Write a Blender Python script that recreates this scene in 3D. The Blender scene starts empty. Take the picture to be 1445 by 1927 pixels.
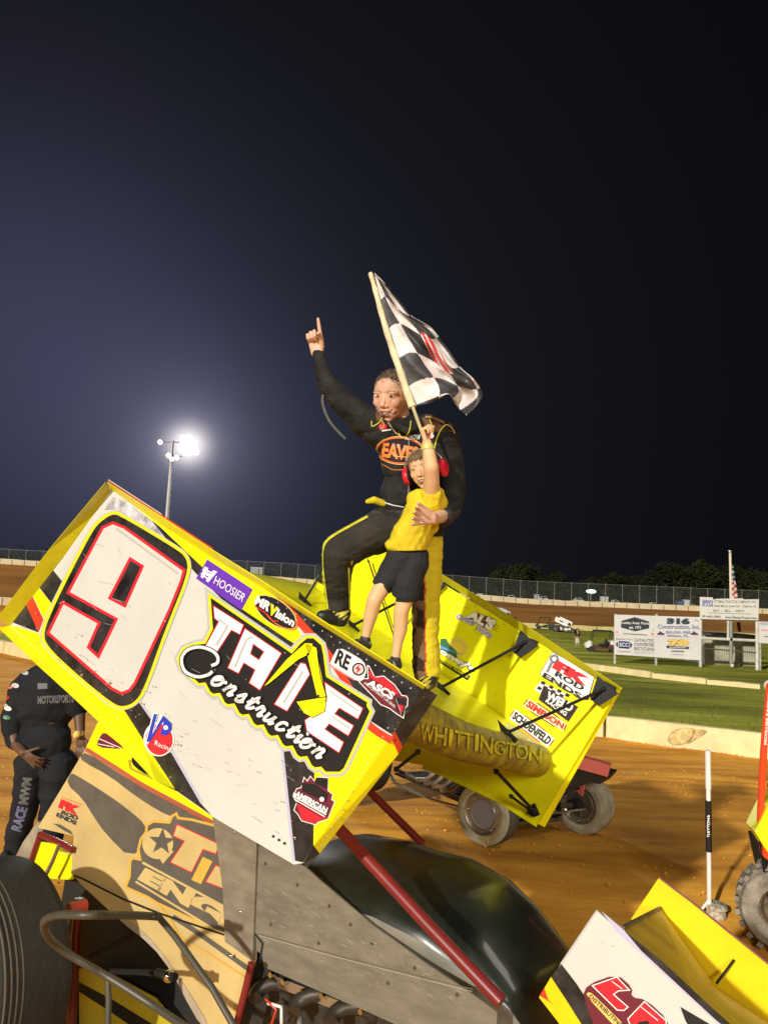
import bpy, bmesh, math, random
from mathutils import Vector as V, Matrix, noise
from mathutils.bvhtree import BVHTree
from mathutils.geometry import tessellate_polygon
R = math.radians
random.seed(7)
SC = bpy.context.scene
COL = SC.collection
# ---------------------------------------------------------------- camera
F, CX, CY = 1448.0, 722.5, 963.5
HZ, ROLL = 1113.0, R(2.6)
PT = math.atan((HZ-CY)/F)
CAM = V((0, 0, 1.75))
_f = V((0, math.cos(PT), math.sin(PT))); _u0 = V((0, -math.sin(PT), math.cos(PT))); _r0 = V((1, 0, 0))
_u = _u0*math.cos(ROLL) - _r0*math.sin(ROLL); _r = _r0*math.cos(ROLL) + _u0*math.sin(ROLL)
cd = bpy.data.cameras.new('camera'); cam = bpy.data.objects.new('camera', cd); COL.objects.link(cam)
m3 = Matrix((_r, _u, -_f)).transposed()
cam.matrix_world = Matrix.Translation(CAM) @ m3.to_4x4()
cd.sensor_fit = 'VERTICAL'; cd.sensor_height = 36.0; cd.lens = 36.0*F/1927.0
cd.clip_end = 2000; cd.clip_start = 0.05
SC.camera = cam
# ---------------------------------------------------------------- world
def ray(x, y): return _r*((x-CX)/F) - _u*((y-CY)/F) + _f
w = bpy.data.worlds.new('World'); SC.world = w; w.use_nodes = True
nt = w.node_tree; nt.nodes.clear()
def N(t, **k):
    n = nt.nodes.new(t)
    for a, b in k.items(): setattr(n, a, b)
    return n
LAMPDIR = ray(354, 838).normalized()
tc = N('ShaderNodeTexCoord'); dot = N('ShaderNodeVectorMath', operation='DOT_PRODUCT')
nt.links.new(tc.outputs['Generated'], dot.inputs[0]); dot.inputs[1].default_value = LAMPDIR
om = N('ShaderNodeMath', operation='SUBTRACT'); om.inputs[0].default_value = 1.0; nt.links.new(dot.outputs['Value'], om.inputs[1])
WIDEDIR = ray(20, 640).normalized()
dot2 = N('ShaderNodeVectorMath', operation='DOT_PRODUCT'); nt.links.new(tc.outputs['Generated'], dot2.inputs[0]); dot2.inputs[1].default_value = WIDEDIR
om2 = N('ShaderNodeMath', operation='SUBTRACT'); om2.inputs[0].default_value = 1.0; nt.links.new(dot2.outputs['Value'], om2.inputs[1])
def gauss(sig):
    a = N('ShaderNodeMath', operation='MULTIPLY'); a.inputs[1].default_value = -1.0/(R(abs(sig))**2); nt.links.new((om if sig > 0 else om2).outputs[0], a.inputs[0])
    b = N('ShaderNodeMath', operation='EXPONENT'); nt.links.new(a.outputs[0], b.inputs[0]); return b
acc = None
for sig, c in ((-9.5, (0.032, 0.031, 0.062)), (9, (0.017, 0.020, 0.040)), (4.4, (0.050, 0.050, 0.066)), (1.9, (0.14, 0.13, 0.17)), (0.85, (1.1, 1.0, 0.95)), (24, (0.0085, 0.0094, 0.0135))):  # lamp bloom and hazy halo painted into the sky colour
    g = gauss(sig); s = N('ShaderNodeVectorMath', operation='SCALE'); s.inputs[0].default_value = c; nt.links.new(g.outputs[0], s.inputs['Scale'])
    if acc is None: acc = s
    else:
        ad = N('ShaderNodeVectorMath', operation='ADD'); nt.links.new(acc.outputs[0], ad.inputs[0]); nt.links.new(s.outputs[0], ad.inputs[1]); acc = ad
base = N('ShaderNodeVectorMath', operation='ADD'); base.inputs[1].default_value = (0.0017, 0.0019, 0.0023); nt.links.new(acc.outputs[0], base.inputs[0])
bg = N('ShaderNodeBackground'); bg.inputs['Strength'].default_value = 1.0; nt.links.new(base.outputs[0], bg.inputs['Color'])
sky = N('ShaderNodeTexSky', sky_type='NISHITA'); sky.sun_disc = False; sky.sun_elevation = R(-4); sky.sun_rotation = R(200)
bg2 = N('ShaderNodeBackground'); bg2.inputs['Strength'].default_value = 0.01; nt.links.new(sky.outputs[0], bg2.inputs['Color'])
ash = N('ShaderNodeAddShader'); nt.links.new(bg.outputs[0], ash.inputs[0]); nt.links.new(bg2.outputs[0], ash.inputs[1])
wo = N('ShaderNodeOutputWorld'); nt.links.new(ash.outputs[0], wo.inputs['Surface'])
# ---------------------------------------------------------------- lights (key and back are track floodlights, the rest added fills)
def lamp(name, kind, loc, aim, **k):
    l = bpy.data.lights.new(name, kind); o = bpy.data.objects.new(name, l); COL.objects.link(o); o.location = loc
    o.rotation_euler = (V(aim)-V(loc)).to_track_quat('-Z', 'Y').to_euler()
    for a, b in k.items(): setattr(l, a, b)
    return o
SUNV = V((2.8, 4.4, -2.0))
lamp('floodlight_key', 'SUN', -SUNV*8, (0, 0, 0), energy=4.2, angle=R(1.4), color=(1.0, 0.955, 0.84))
lamp('added_fill', 'AREA', (14, -12, 22), (0, 7, 0), energy=1200, size=5.0, color=(1.0, 0.93, 0.78))  # unseen fill lamp, added to lift the ground and shaded sides
lamp('added_front_fill', 'AREA', (5, -24, 11), (1, 5, 1), energy=4200, size=6.0, color=(1.0, 0.96, 0.86))  # unseen low fill, added to soften shadows on the wing boards
lamp('added_side_fill', 'AREA', (24, 6, 24), (0, 8, 0), energy=900, size=5.0, color=(1.0, 0.93, 0.78))  # unseen fill, added to brighten the clay behind the car
lamp('floodlight_back', 'AREA', (-22, 92, 20), (0, 12, 0), energy=20000, size=5.0, color=(0.95, 0.96, 1.0))
vs = SC.view_settings; vs.view_transform = 'Standard'; vs.look = 'None'; vs.exposure = 0.0; vs.gamma = 1.0
# ---------------------------------------------------------------- placement helpers
def U(x, y, d): return CAM + ray(x, y)*d
def px(P):
    q = V(P)-CAM; z = q.dot(_f); return (CX+F*q.dot(_r)/z, CY-F*q.dot(_u)/z, z)
def bank(X):
    P = ((-140, 2.8), (-75, 2.0), (-20, 0.9), (29, -1.2), (75, -1.0), (140, -1.0))
    if X <= P[0][0]: return P[0][1]
    for (a, b), (c, d) in zip(P, P[1:]):
        if X <= c: return b+(d-b)*(X-a)/(c-a)
    return P[-1][1]
def GZ(X, Y):
    K = ((-99, -.95), (0, -.95), (4.9, -.95), (5.7, -.87), (7.0, -.72), (7.5, -.71), (9, -.815), (16, -1.44), (999, -1.44)); y_ = min(max(Y, -50), 500); a, b = next((p, q) for p, q in zip(K, K[1:]) if p[0] <= y_ <= q[0])
    z = a[1]+(b[1]-a[1])*(y_-a[0])/(b[0]-a[0]) - 0.012*max(0, min(Y, 117)-16)
    if Y > 117:
        t = min(1, (Y-117)/33.0); z = z*(1-t) + (bank(X)+1.75)*t
    return z
def GP(x, y, lift=0.0):
    r = ray(x, y); s = 0.5; prev = s
    while s < 400:
        P = CAM + r*s
        if P.z < GZ(P.x, P.y)+lift: break
        prev = s; s *= 1.01
    a, b = prev, s
    for _ in range(30):
        m = (a+b)/2; P = CAM+r*m
        if P.z < GZ(P.x, P.y)+lift: b = m
        else: a = m
    return CAM+r*b
S = 1.25
RW = Matrix(((0.7132, 0.5907, 0.3773), (-0.5611, 0.8038, -0.1977), (-0.42, -0.0707, 0.9047)))
TW = CAM + S*(V((-1.1766, 3.3178, 2.2341))-CAM)
def W(x, y, z): return TW + S*(RW @ V((x, y, z)))         # car frame (forward, right, up)
def WI(P): return (RW.transposed() @ (V(P)-TW))/S
YW = RW @ V((0, 1, 0)); XW = RW @ V((1, 0, 0)); ZW = RW @ V((0, 0, 1))
def BP(x, y, c, off=0.0):                                   # photo point on the car's lengthwise plane y = c
    r = ray(x, y); o = TW + YW*(S*c+off); s = (o-CAM).dot(YW)/r.dot(YW); return CAM+r*s
def Z(ox, oy, sc, pts): return [(ox+a/sc, oy+b/sc) for a, b in pts]
# ---------------------------------------------------------------- materials
MATS = {}
def mat(name, c, rough=0.5, metal=0.0, var=0.0, vs_=6.0, bump=0.0, bs=40.0, coat=0.0, emit=None, es=0.0, c2=None, spec=0.5, attr=None, dirt=0.0, dirtc=(0.30, 0.17, 0.06), stretch=None):
    if name in MATS: return MATS[name]
    m = bpy.data.materials.new(name); m.use_nodes = True; n = m.node_tree; L = n.links; b = n.nodes['Principled BSDF']
    b.inputs['Base Color'].default_value = (*c, 1); b.inputs['Roughness'].default_value = rough; b.inputs['Metallic'].default_value = metal
    b.inputs['Coat Weight'].default_value = coat; b.inputs['Coat Roughness'].default_value = 0.08
    b.inputs['Specular IOR Level'].default_value = spec
    t = n.nodes.new('ShaderNodeTexCoord'); src = t.outputs['Object']
    if stretch:
        mp = n.nodes.new('ShaderNodeMapping'); mp.inputs['Scale'].default_value = stretch; L.new(src, mp.inputs[0]); src = mp.outputs[0]
    cur = None
    if attr:
        a = n.nodes.new('ShaderNodeAttribute'); a.attribute_name = attr; cur = a.outputs['Color']
    if var or c2:
        no = n.nodes.new('ShaderNodeTexNoise'); no.inputs['Scale'].default_value = vs_; no.inputs['Detail'].default_value = 7; no.inputs['Roughness'].default_value = 0.62
        L.new(src, no.inputs['Vector'])
        rp = n.nodes.new('ShaderNodeMapRange'); rp.inputs['From Min'].default_value = 0.36; rp.inputs['From Max'].default_value = 0.64; L.new(no.outputs['Fac'], rp.inputs['Value'])
        mx = n.nodes.new('ShaderNodeMix'); mx.data_type = 'RGBA'; L.new(rp.outputs[0], mx.inputs['Factor'])
        if cur is None:
            mx.inputs['A'].default_value = (*[v*(1-var) for v in c], 1); mx.inputs['B'].default_value = (*(c2 or [min(1, v*(1+var*0.6)) for v in c]), 1)
        else:
            mx.blend_type = 'MULTIPLY'; L.new(cur, mx.inputs['A']); mx.inputs['B'].default_value = (1-var, 1-var, 1-var, 1)
        cur = mx.outputs['Result']
    if dirt:
        n2 = n.nodes.new('ShaderNodeTexNoise'); n2.inputs['Scale'].default_value = 38; n2.inputs['Detail'].default_value = 6; n2.inputs['Roughness'].default_value = 0.75; L.new(t.outputs['Object'], n2.inputs['Vector'])
        r2 = n.nodes.new('ShaderNodeMapRange'); r2.inputs['From Min'].default_value = 0.60; r2.inputs['From Max'].default_value = 0.70; r2.inputs['To Max'].default_value = dirt; L.new(n2.outputs['Fac'], r2.inputs['Value'])
        m2 = n.nodes.new('ShaderNodeMix'); m2.data_type = 'RGBA'; L.new(r2.outputs[0], m2.inputs['Factor']); m2.inputs['B'].default_value = (*dirtc, 1)
        if cur is None: m2.inputs['A'].default_value = (*c, 1)
        else: L.new(cur, m2.inputs['A'])
        cur = m2.outputs['Result']
    if cur is not None: L.new(cur, b.inputs['Base Color'])
    if bump:
        nb = n.nodes.new('ShaderNodeTexNoise'); nb.inputs['Scale'].default_value = bs; nb.inputs['Detail'].default_value = 5; L.new(src, nb.inputs['Vector'])
        bp = n.nodes.new('ShaderNodeBump'); bp.inputs['Strength'].default_value = min(1, bump); bp.inputs['Distance'].default_value = 0.02 if bump < 1 else 0.05*bump
        L.new(nb.outputs['Fac'], bp.inputs['Height']); L.new(bp.outputs[0], b.inputs['Normal'])
    if emit: b.inputs['Emission Color'].default_value = (*emit, 1); b.inputs['Emission Strength'].default_value = es
    MATS[name] = m; return m
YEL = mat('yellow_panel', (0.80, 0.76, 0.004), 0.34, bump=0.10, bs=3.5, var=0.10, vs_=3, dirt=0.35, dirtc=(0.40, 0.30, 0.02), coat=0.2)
YGD = mat('gold_yellow_panel', (0.78, 0.58, 0.006), 0.36, var=0.10, vs_=3, dirt=0.3, dirtc=(0.35, 0.2, 0.03), coat=0.2)
YOL = mat('dull_yellow_metal', (0.42, 0.34, 0.02), 0.45, var=0.12, vs_=5)
WHT = mat('white_panel', (0.56, 0.56, 0.53), 0.36, bump=0.08, bs=3.5, var=0.05, vs_=2.2, dirt=0.12, dirtc=(0.5, 0.42, 0.3), coat=0.3)
PUR = mat('white_sticker', (0.78, 0.77, 0.76), 0.4)
BLK = mat('black_panel', (0.018, 0.018, 0.022), 0.30, var=0.5, vs_=9, c2=(0.035, 0.034, 0.036), dirt=0.30, dirtc=(0.25, 0.22, 0.19), coat=0.2)
BK2 = mat('black_paint', (0.012, 0.012, 0.014), 0.4)
GRY = mat('grey_shade', (0.42, 0.42, 0.41), 0.4)
LAV = mat('lavender_edge', (0.45, 0.43, 0.60), 0.4)
RED = mat('red_print', (0.62, 0.02, 0.035), 0.35)
RDS = mat('red_stripe', (0.55, 0.045, 0.02), 0.35, var=0.08)
PRP = mat('purple_sticker', (0.13, 0.035, 0.42), 0.35)
BLU = mat('blue_print', (0.02, 0.04, 0.45), 0.4)
NVY = mat('navy_print', (0.015, 0.03, 0.16), 0.5)
SKB = mat('sky_blue_print', (0.08, 0.25, 0.6), 0.4)
GRN = mat('green_print', (0.03, 0.12, 0.05), 0.4)
LIL = mat('lilac_print', (0.28, 0.22, 0.62), 0.4)
MAR = mat('maroon_print', (0.14, 0.015, 0.03), 0.4)
ORG = mat('orange_print', (0.75, 0.22, 0.03), 0.5)
CRM = mat('cream_panel', (0.55, 0.40, 0.165), 0.45, bump=0.1, bs=4, var=0.14, vs_=2.5, dirt=0.25, dirtc=(0.45, 0.28, 0.10), coat=0.15)  # warm lamp light and clay dust both put into this cream
TGY = mat('dusty_grey_paint', (0.105, 0.09, 0.072), 0.5, var=0.2, vs_=5, dirt=0.3, dirtc=(0.25, 0.19, 0.11))
GLD = mat('gold_outline', (0.62, 0.36, 0.06), 0.4)
HOD = mat('black_gloss_hood', (0.011, 0.014, 0.010), 0.33, spec=0.3, var=0.4, vs_=5, coat=0.25, bump=0.05, bs=6, dirt=0.35, dirtc=(0.06, 0.055, 0.04))
SID = mat('dusty_hood_side', (0.165, 0.142, 0.105), 0.55, var=0.22, vs_=9, dirt=0.45, dirtc=(0.33, 0.27, 0.18), stretch=(0.6, 0.6, 2.0))
RTB = mat('red_tube_paint', (0.17, 0.014, 0.014), 0.38, coat=0.1, var=0.12)
GTB = mat('grey_dusty_tube', (0.075, 0.066, 0.05), 0.45, metal=0.2, var=0.15)
BTB = mat('black_tube', (0.012, 0.012, 0.012), 0.6, spec=0.2)
RUB = mat('tyre_rubber', (0.020, 0.018, 0.015), 0.8, var=0.2, vs_=12, bump=0.2, bs=30)
RDU = mat('dusty_tyre_rubber', (0.42, 0.38, 0.27), 0.85, var=0.3, vs_=7, bump=0.3, bs=25)
RDK = mat('dusty_tread', (0.10, 0.085, 0.06), 0.85, var=0.3, vs_=7, bump=0.3, bs=25)
ALU = mat('aluminium', (0.55, 0.54, 0.52), 0.28, metal=0.9)
WCV = mat('wheel_cover', (0.26, 0.24, 0.25), 0.45, metal=0.0)
CHR = mat('chrome', (0.75, 0.75, 0.75), 0.12, metal=1.0)
MUD = mat('muddy_metal', (0.12, 0.085, 0.05), 0.55, metal=0.3, var=0.5, vs_=14, bump=0.3)
GRM = mat('engine_grime', (0.03, 0.026, 0.02), 0.5, metal=0.2, var=0.4, vs_=20)
PNK = mat('faded_red_plastic', (0.85, 0.20, 0.17), 0.4)
ORR = mat('orange_red_paint', (0.72, 0.06, 0.015), 0.3, coat=0.3)
WPL = mat('white_plastic', (0.66, 0.66, 0.62), 0.45, var=0.08, dirt=0.2)
# ---------------------------------------------------------------- mesh collector
class MB:
    def __init__(s): s.v = []; s.f = []; s.m = []; s.mats = []; s.sm = []
    def mi(s, m):
        if m not in s.mats: s.mats.append(m)
        return s.mats.index(m)
    def add(s, vs, fs, m, smooth=False):
        b = len(s.v); s.v += [V(p) for p in vs]; k = s.mi(m)
        for f in fs: s.f.append([b+i for i in f]); s.m.append(k); s.sm.append(smooth)
        return s
    def quad(s, a, b, c, d, m): return s.add([a, b, c, d], [(0, 1, 2, 3)], m)
    def slab(s, pts, off, m, m2=None):                       # flat polygon with thickness (off = vector)
        n = len(pts); pts = [V(p) for p in pts]; q = [p+V(off) for p in pts]
        tri = tessellate_polygon([pts])
        s.add(pts, tri, m); s.add(q, tri, m2 or m)
        s.add(pts+q, [(i, (i+1) % n, n+(i+1) % n, n+i) for i in range(n)], m2 or m); return s
    def flat(s, pts, m):
        pts = [V(p) for p in pts]; return s.add(pts, tessellate_polygon([pts]), m)
    def box(s, c, ax, ay, az, m):                            # half-vectors
        c = V(c); ax, ay, az = V(ax), V(ay), V(az)
        vs = [c+i*ax+j*ay+k*az for i in (-1, 1) for j in (-1, 1) for k in (-1, 1)]
        return s.add(vs, [(0, 1, 3, 2), (4, 6, 7, 5), (0, 4, 5, 1), (2, 3, 7, 6), (0, 2, 6, 4), (1, 5, 7, 3)], m)
    def tube(s, path, r, m, seg=12, cap=True):
        path = [V(p) for p in path]; n = len(path); rs = r if isinstance(r, (list, tuple)) else [r]*n
        ref = None; rings = []
        for i, p in enumerate(path):
            t = (path[min(i+1, n-1)]-path[max(i-1, 0)]).normalized()
            if ref is None: ref = t.orthogonal().normalized()
            ref = (ref - t*ref.dot(t)).normalized(); b = t.cross(ref)
            rings += [p+(ref*math.cos(a)+b*math.sin(a))*rs[i] for a in [2*math.pi*k/seg for k in range(seg)]]
        fs = [(i*seg+k, i*seg+(k+1) % seg, (i+1)*seg+(k+1) % seg, (i+1)*seg+k) for i in range(n-1) for k in range(seg)]
        s.add(rings, fs, m, True)
        if cap:
            s.add([rings[k] for k in range(seg)], [tuple(range(seg))[::-1]], m); s.add(rings[-seg:], [tuple(range(seg))], m)
        return s
    def lathe(s, c, axis, prof, m, seg=40, mf=None):          # prof: [(along, radius)], mf(i) -> material
        c = V(c); ax = V(axis).normalized(); u = ax.orthogonal().normalized(); w_ = ax.cross(u)
        for i in range(len(prof)-1):
            (a0, r0), (a1, r1) = prof[i], prof[i+1]
            vs = [c+ax*a+(u*math.cos(t)+w_*math.sin(t))*rr for a, rr in ((a0, r0), (a1, r1)) for t in [2*math.pi*k/seg for k in range(seg)]]
            s.add(vs, [(k, (k+1) % seg, seg+(k+1) % seg, seg+k) for k in range(seg)], mf(i) if mf else m, True)
        return s
    def grid(s, fn, nu, nv, m, smooth=True, mf=None):
        b = [fn(i/nu, j/nv) for i in range(nu+1) for j in range(nv+1)]
        if mf is None: return s.add(b, [(i*(nv+1)+j, (i+1)*(nv+1)+j, (i+1)*(nv+1)+j+1, i*(nv+1)+j+1) for i in range(nu) for j in range(nv)], m, smooth)
        k0 = len(s.v); s.v += [V(p) for p in b]
        for i in range(nu):
            for j in range(nv):
                s.f.append([k0+i*(nv+1)+j, k0+(i+1)*(nv+1)+j, k0+(i+1)*(nv+1)+j+1, k0+i*(nv+1)+j+1]); s.m.append(s.mi(mf((i+.5)/nu, (j+.5)/nv))); s.sm.append(smooth)
        return s
    def sphere(s, c, r, m, ax=None, n=12):
        c = V(c); ax = ax or (V((1, 0, 0)), V((0, 1, 0)), V((0, 0, 1))); rr = r if isinstance(r, (tuple, list)) else (r, r, r)
        def fn(u, v):
            a, b = u*2*math.pi, (v-.5)*math.pi
            return c+ax[0]*rr[0]*math.cos(b)*math.cos(a)+ax[1]*rr[1]*math.cos(b)*math.sin(a)+ax[2]*rr[2]*math.sin(b)
        return s.grid(fn, n*2, n, m)
    def merge(s, o):
        b = len(s.v); s.v += o.v
        for f, k, sm in zip(o.f, o.m, o.sm): s.f.append([b+i for i in f]); s.m.append(s.mi(o.mats[k])); s.sm.append(sm)
        return s
    def build(s, name, parent=None, label=None):
        o0 = ROOT(parent) if parent else V((0, 0, 0))
        me = bpy.data.meshes.new(name); me.from_pydata([p-o0 for p in s.v], [], s.f)
        for m in s.mats: me.materials.append(m)
        me.polygons.foreach_set('material_index', s.m); me.polygons.foreach_set('use_smooth', s.sm); me.update()
        o = bpy.data.objects.new(name, me); COL.objects.link(o)
        if parent: o.parent = parent
        if label: o['label'] = label
        return o
def ROOT(o):
    while o.parent: o = o.parent
    return V(o['_org']) if '_org' in o else V((0, 0, 0))
def thing(name, loc, label, cat, group=None):
    o = bpy.data.objects.new(name, None); COL.objects.link(o); o.location = V(loc); o['_org'] = list(V(loc)); o['label'] = label; o['category'] = cat
    o.empty_display_size = 0.1
    if group: o['group'] = group
    return o
def tag(o, label, cat, group=None):
    o['label'] = label; o['category'] = cat
    if group: o['group'] = group
    return o
def struct(o, kind='structure'): o['kind'] = kind; return o
def absorb(ob, mb):                                           # put printed lettering into the cloth mesh itself
    o0 = ROOT(ob); me = ob.data; bm = bmesh.new(); bm.from_mesh(me); k0 = len(me.materials)
    for m in mb.mats: me.materials.append(m)
    vs = [bm.verts.new(p-o0) for p in mb.v]
    for f, k in zip(mb.f, mb.m):
        try: fc = bm.faces.new([vs[i] for i in f]); fc.material_index = k0+k
        except ValueError: pass
    bm.to_mesh(me); bm.free()
def recalc(o):
    bm = bmesh.new(); bm.from_mesh(o.data); bmesh.ops.remove_doubles(bm, verts=bm.verts, dist=1e-5); bmesh.ops.recalc_face_normals(bm, faces=bm.faces); bm.to_mesh(o.data); bm.free(); return o
# ---------------------------------------------------------------- flat graphics
def offset_poly(p, d):                                       # grow a 2-D polygon
    n = len(p); A = sum(p[i][0]*p[(i+1) % n][1]-p[(i+1) % n][0]*p[i][1] for i in range(n)); sg = 1 if A > 0 else -1
    out = []
    for i in range(n):
        a, b, c = V(p[i-1]).to_2d(), V(p[i]).to_2d(), V(p[(i+1) % n]).to_2d()
        e1, e2 = (b-a), (c-b)
        if e1.length < 1e-6 or e2.length < 1e-6: out.append(tuple(b)); continue
        e1.normalize(); e2.normalize(); n1, n2 = V((e1.y, -e1.x))*sg, V((e2.y, -e2.x))*sg
        m = n1+n2; k = m.length_squared
        m = m*(2/k) if k > 0.5 else m.normalized()*2.0 if k > 1e-4 else n1
        q = b+m*d; out.append((q.x, q.y))
    return out
def smooth_poly(p, it=2):
    for _ in range(it):
        q = []
        for i in range(len(p)):
            a, b = p[i], p[(i+1) % len(p)]
            q += [(a[0]*.75+b[0]*.25, a[1]*.75+b[1]*.25), (a[0]*.25+b[0]*.75, a[1]*.25+b[1]*.75)]
        p = q
    return p
def ribbon(path, wd):                                        # open 2-D polyline -> list of quads; wd may be list
    n = len(path); ws = wd if isinstance(wd, (list, tuple)) else [wd]*n; L = []; Rr = []
    for i in range(n):
        a, b = V(path[max(i-1, 0)]).to_2d(), V(path[min(i+1, n-1)]).to_2d(); t = (b-a).normalized(); nn = V((t.y, -t.x)); p = V(path[i]).to_2d()
        L.append(tuple(p+nn*ws[i]/2)); Rr.append(tuple(p-nn*ws[i]/2))
    return [[L[i], L[i+1], Rr[i+1], Rr[i]] for i in range(n-1)]
def crv(path, k=6):                                          # Catmull-Rom
    P = [path[0]]+list(path)+[path[-1]]; out = []
    for i in range(1, len(P)-2):
        for j in range(k):
            t = j/k; a, b, c, d = P[i-1], P[i], P[i+1], P[i+2]
            out.append(tuple(0.5*((2*b[q])+(-a[q]+c[q])*t+(2*a[q]-5*b[q]+4*c[q]-d[q])*t*t+(-a[q]+3*b[q]-3*c[q]+d[q])*t**3) for q in range(2)))
    return out+[tuple(path[-1])]
TXT = {}
def glyphs(s, bold=0.02, sp=1.0):
    k = (s, bold, sp)
    if k not in TXT:
        c = bpy.data.curves.new('t', 'FONT'); c.body = s; c.offset = bold; c.space_character = sp; c.resolution_u = 3
        o = bpy.data.objects.new('t', c); me = o.to_mesh()
        vs = [(v.co.x, v.co.y) for v in me.vertices]; fs = [tuple(p.vertices) for p in me.polygons]
        x0, x1 = min(v[0] for v in vs), max(v[0] for v in vs); y0, y1 = min(v[1] for v in vs), max(v[1] for v in vs)
        vs = [((a-x0)/(x1-x0), (b-y0)/(y1-y0)) for a, b in vs]; o.to_mesh_clear(); bpy.data.objects.remove(o); bpy.data.curves.remove(c)
        TXT[k] = (vs, fs)
    return TXT[k]
def bil(q, u, v):                                            # q = [bottom-left, bottom-right, top-right, top-left]
    return tuple(q[0][i]*(1-u)*(1-v)+q[1][i]*u*(1-v)+q[2][i]*u*v+q[3][i]*(1-u)*v for i in range(2))
class Face:
    """draws flat graphics onto a surface given by fn(px, py, offset) -> 3-D"""
    def __init__(s, mb, fn, step=0.0012, sub=0): s.mb = mb; s.fn = fn; s.st = step; s.sub = sub
    def emit(s, P, fs, m, lay):
        P = list(P)
        if s.sub:
            tris = []
            for f in fs: tris += [(f[0], f[i], f[i+1]) for i in range(1, len(f)-1)] if len(f) < 5 else [tuple(f[j] for j in t) for t in tessellate_polygon([[V((*P[k], 0)) for k in f]])]
            for _ in range(s.sub):
                mid = {}; nt_ = []
                def M(a, b):
                    k = (min(a, b), max(a, b))
                    if k not in mid: mid[k] = len(P); P.append(((P[a][0]+P[b][0])/2, (P[a][1]+P[b][1])/2))
                    return mid[k]
                for a, b, c in tris: x, y, z = M(a, b), M(b, c), M(c, a); nt_ += [(a, x, z), (x, b, y), (z, y, c), (x, y, z)]
                tris = nt_
            fs = tris
        s.mb.add([s.fn(a, b, lay*s.st) for a, b in P], fs, m)
    def poly(s, p, m, lay=1): s.emit(p, tessellate_polygon([[V((a, b, 0)) for a, b in p]]), m, lay)
    def line(s, p, wd, m, lay=1):
        for q in ribbon(p, wd): s.emit(q, [(0, 1, 2), (0, 2, 3)], m, lay)
    def loop(s, p, wd, m, lay=1): s.line(list(p)+[p[0], p[1]], wd, m, lay)
    def text(s, t, q, m, lay=2, bold=0.02, sp=1.0, out=None, ow=0.03):
        if out is not None:
            s._t(t, q, out, lay-0.6, bold+ow, sp, ow)
        s._t(t, q, m, lay, bold, sp)
    def _t(s, t, q, m, lay, bold, sp, grow=0.0):
        vs, fs = glyphs(t, bold, sp)
        g = grow*0.35
        if grow:
            q = [bil(q, -g*0.6/max(1, len(t)*0.4), -g), bil(q, 1+g*0.6/max(1, len(t)*0.4), -g), bil(q, 1+g*0.6/max(1, len(t)*0.4), 1+g), bil(q, -g*0.6/max(1, len(t)*0.4), 1+g)]
        s.emit([bil(q, a, b) for a, b in vs], fs, m, lay)
def circ(c, r, n=24, r2=None, rot=0):
    r2 = r2 or r; return [(c[0]+r*math.cos(t)*math.cos(rot)-r2*math.sin(t)*math.sin(rot), c[1]+r*math.cos(t)*math.sin(rot)+r2*math.sin(t)*math.cos(rot)) for t in [2*math.pi*i/n for i in range(n)]]
# ================================================================ ground
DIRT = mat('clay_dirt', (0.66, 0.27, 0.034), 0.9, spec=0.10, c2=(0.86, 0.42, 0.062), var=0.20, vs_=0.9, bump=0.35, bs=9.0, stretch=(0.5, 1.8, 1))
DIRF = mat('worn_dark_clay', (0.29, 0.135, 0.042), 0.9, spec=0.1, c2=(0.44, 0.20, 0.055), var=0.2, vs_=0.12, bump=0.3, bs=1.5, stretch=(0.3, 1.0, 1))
GRS = mat('infield_grass', (0.20, 0.215, 0.026), 0.95, spec=0.1, c2=(0.38, 0.38, 0.05), var=0.35, vs_=0.35, bump=1.0, bs=9.0, stretch=(0.4, 1.4, 1))
def sheet(name, xs, ys, m, lift, inside=None, wob=0.0):
    b = MB(); nx, ny = len(xs), len(ys)
    for x in xs:
        for y in ys:
            z = GZ(x, y)+lift
            if wob and y < 30: z += .010*math.sin((y+.25*x)*9+2*noise.noise((x*.3, y*.6, 1)))*max(0, noise.noise((x*.25, y*.8, 7))+.15)*3+wob*(noise.noise((x*0.5, y*1.1, 3))+0.5*noise.noise((x*1.7, y*3.1, 9))+0.28*noise.noise((x*5, y*8, 5)))
            b.v.append(V((x, y, z)))
    for i in range(nx-1):
        for j in range(ny-1):
            if inside and not inside((xs[i]+xs[i+1])/2, (ys[j]+ys[j+1])/2): continue
            b.f.append([i*ny+j, (i+1)*ny+j, (i+1)*ny+j+1, i*ny+j+1]); b.m.append(b.mi(m)); b.sm.append(True)
    return struct(b.build(name))
def rng(a, b, n): return [a+(b-a)*i/n for i in range(n+1)]
xs = [-400, -250, -150, -100]+rng(-80, -24, 14)+rng(-20, -8, 12)+rng(-7.8, 7.8, 90)+rng(8, 20, 12)+rng(24, 80, 14)+[100, 150, 250, 400]
ys = [-60, -30, -10, -2, 0]+rng(1, 14, 110)+rng(14.5, 32, 25)+rng(36, 112, 20)+rng(117, 150, 8)+[160, 200, 300, 600]
sheet('ground', xs, ys, DIRT, 0.0, wob=0.028)
# the barrier line: inner edge of the near track
BARP = [GP(*p) for p in ((1600, 1447), (1445, 1427), (1300, 1408), (1178, 1393), (1103, 1382), (900, 1355), (640, 1322), (400, 1290), (220, 1265), (60, 1242), (0, 1226), (-120, 1205), (-400, 1180))]
def bar_y(x):
    for a, b in zip(BARP, BARP[1:]):
        if min(a.x, b.x) <= x <= max(a.x, b.x) and abs(a.x-b.x) > 1e-6: return a.y+(b.y-a.y)*(x-a.x)/(b.x-a.x)
    return BARP[0].y if x > BARP[0].x else BARP[-1].y
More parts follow.
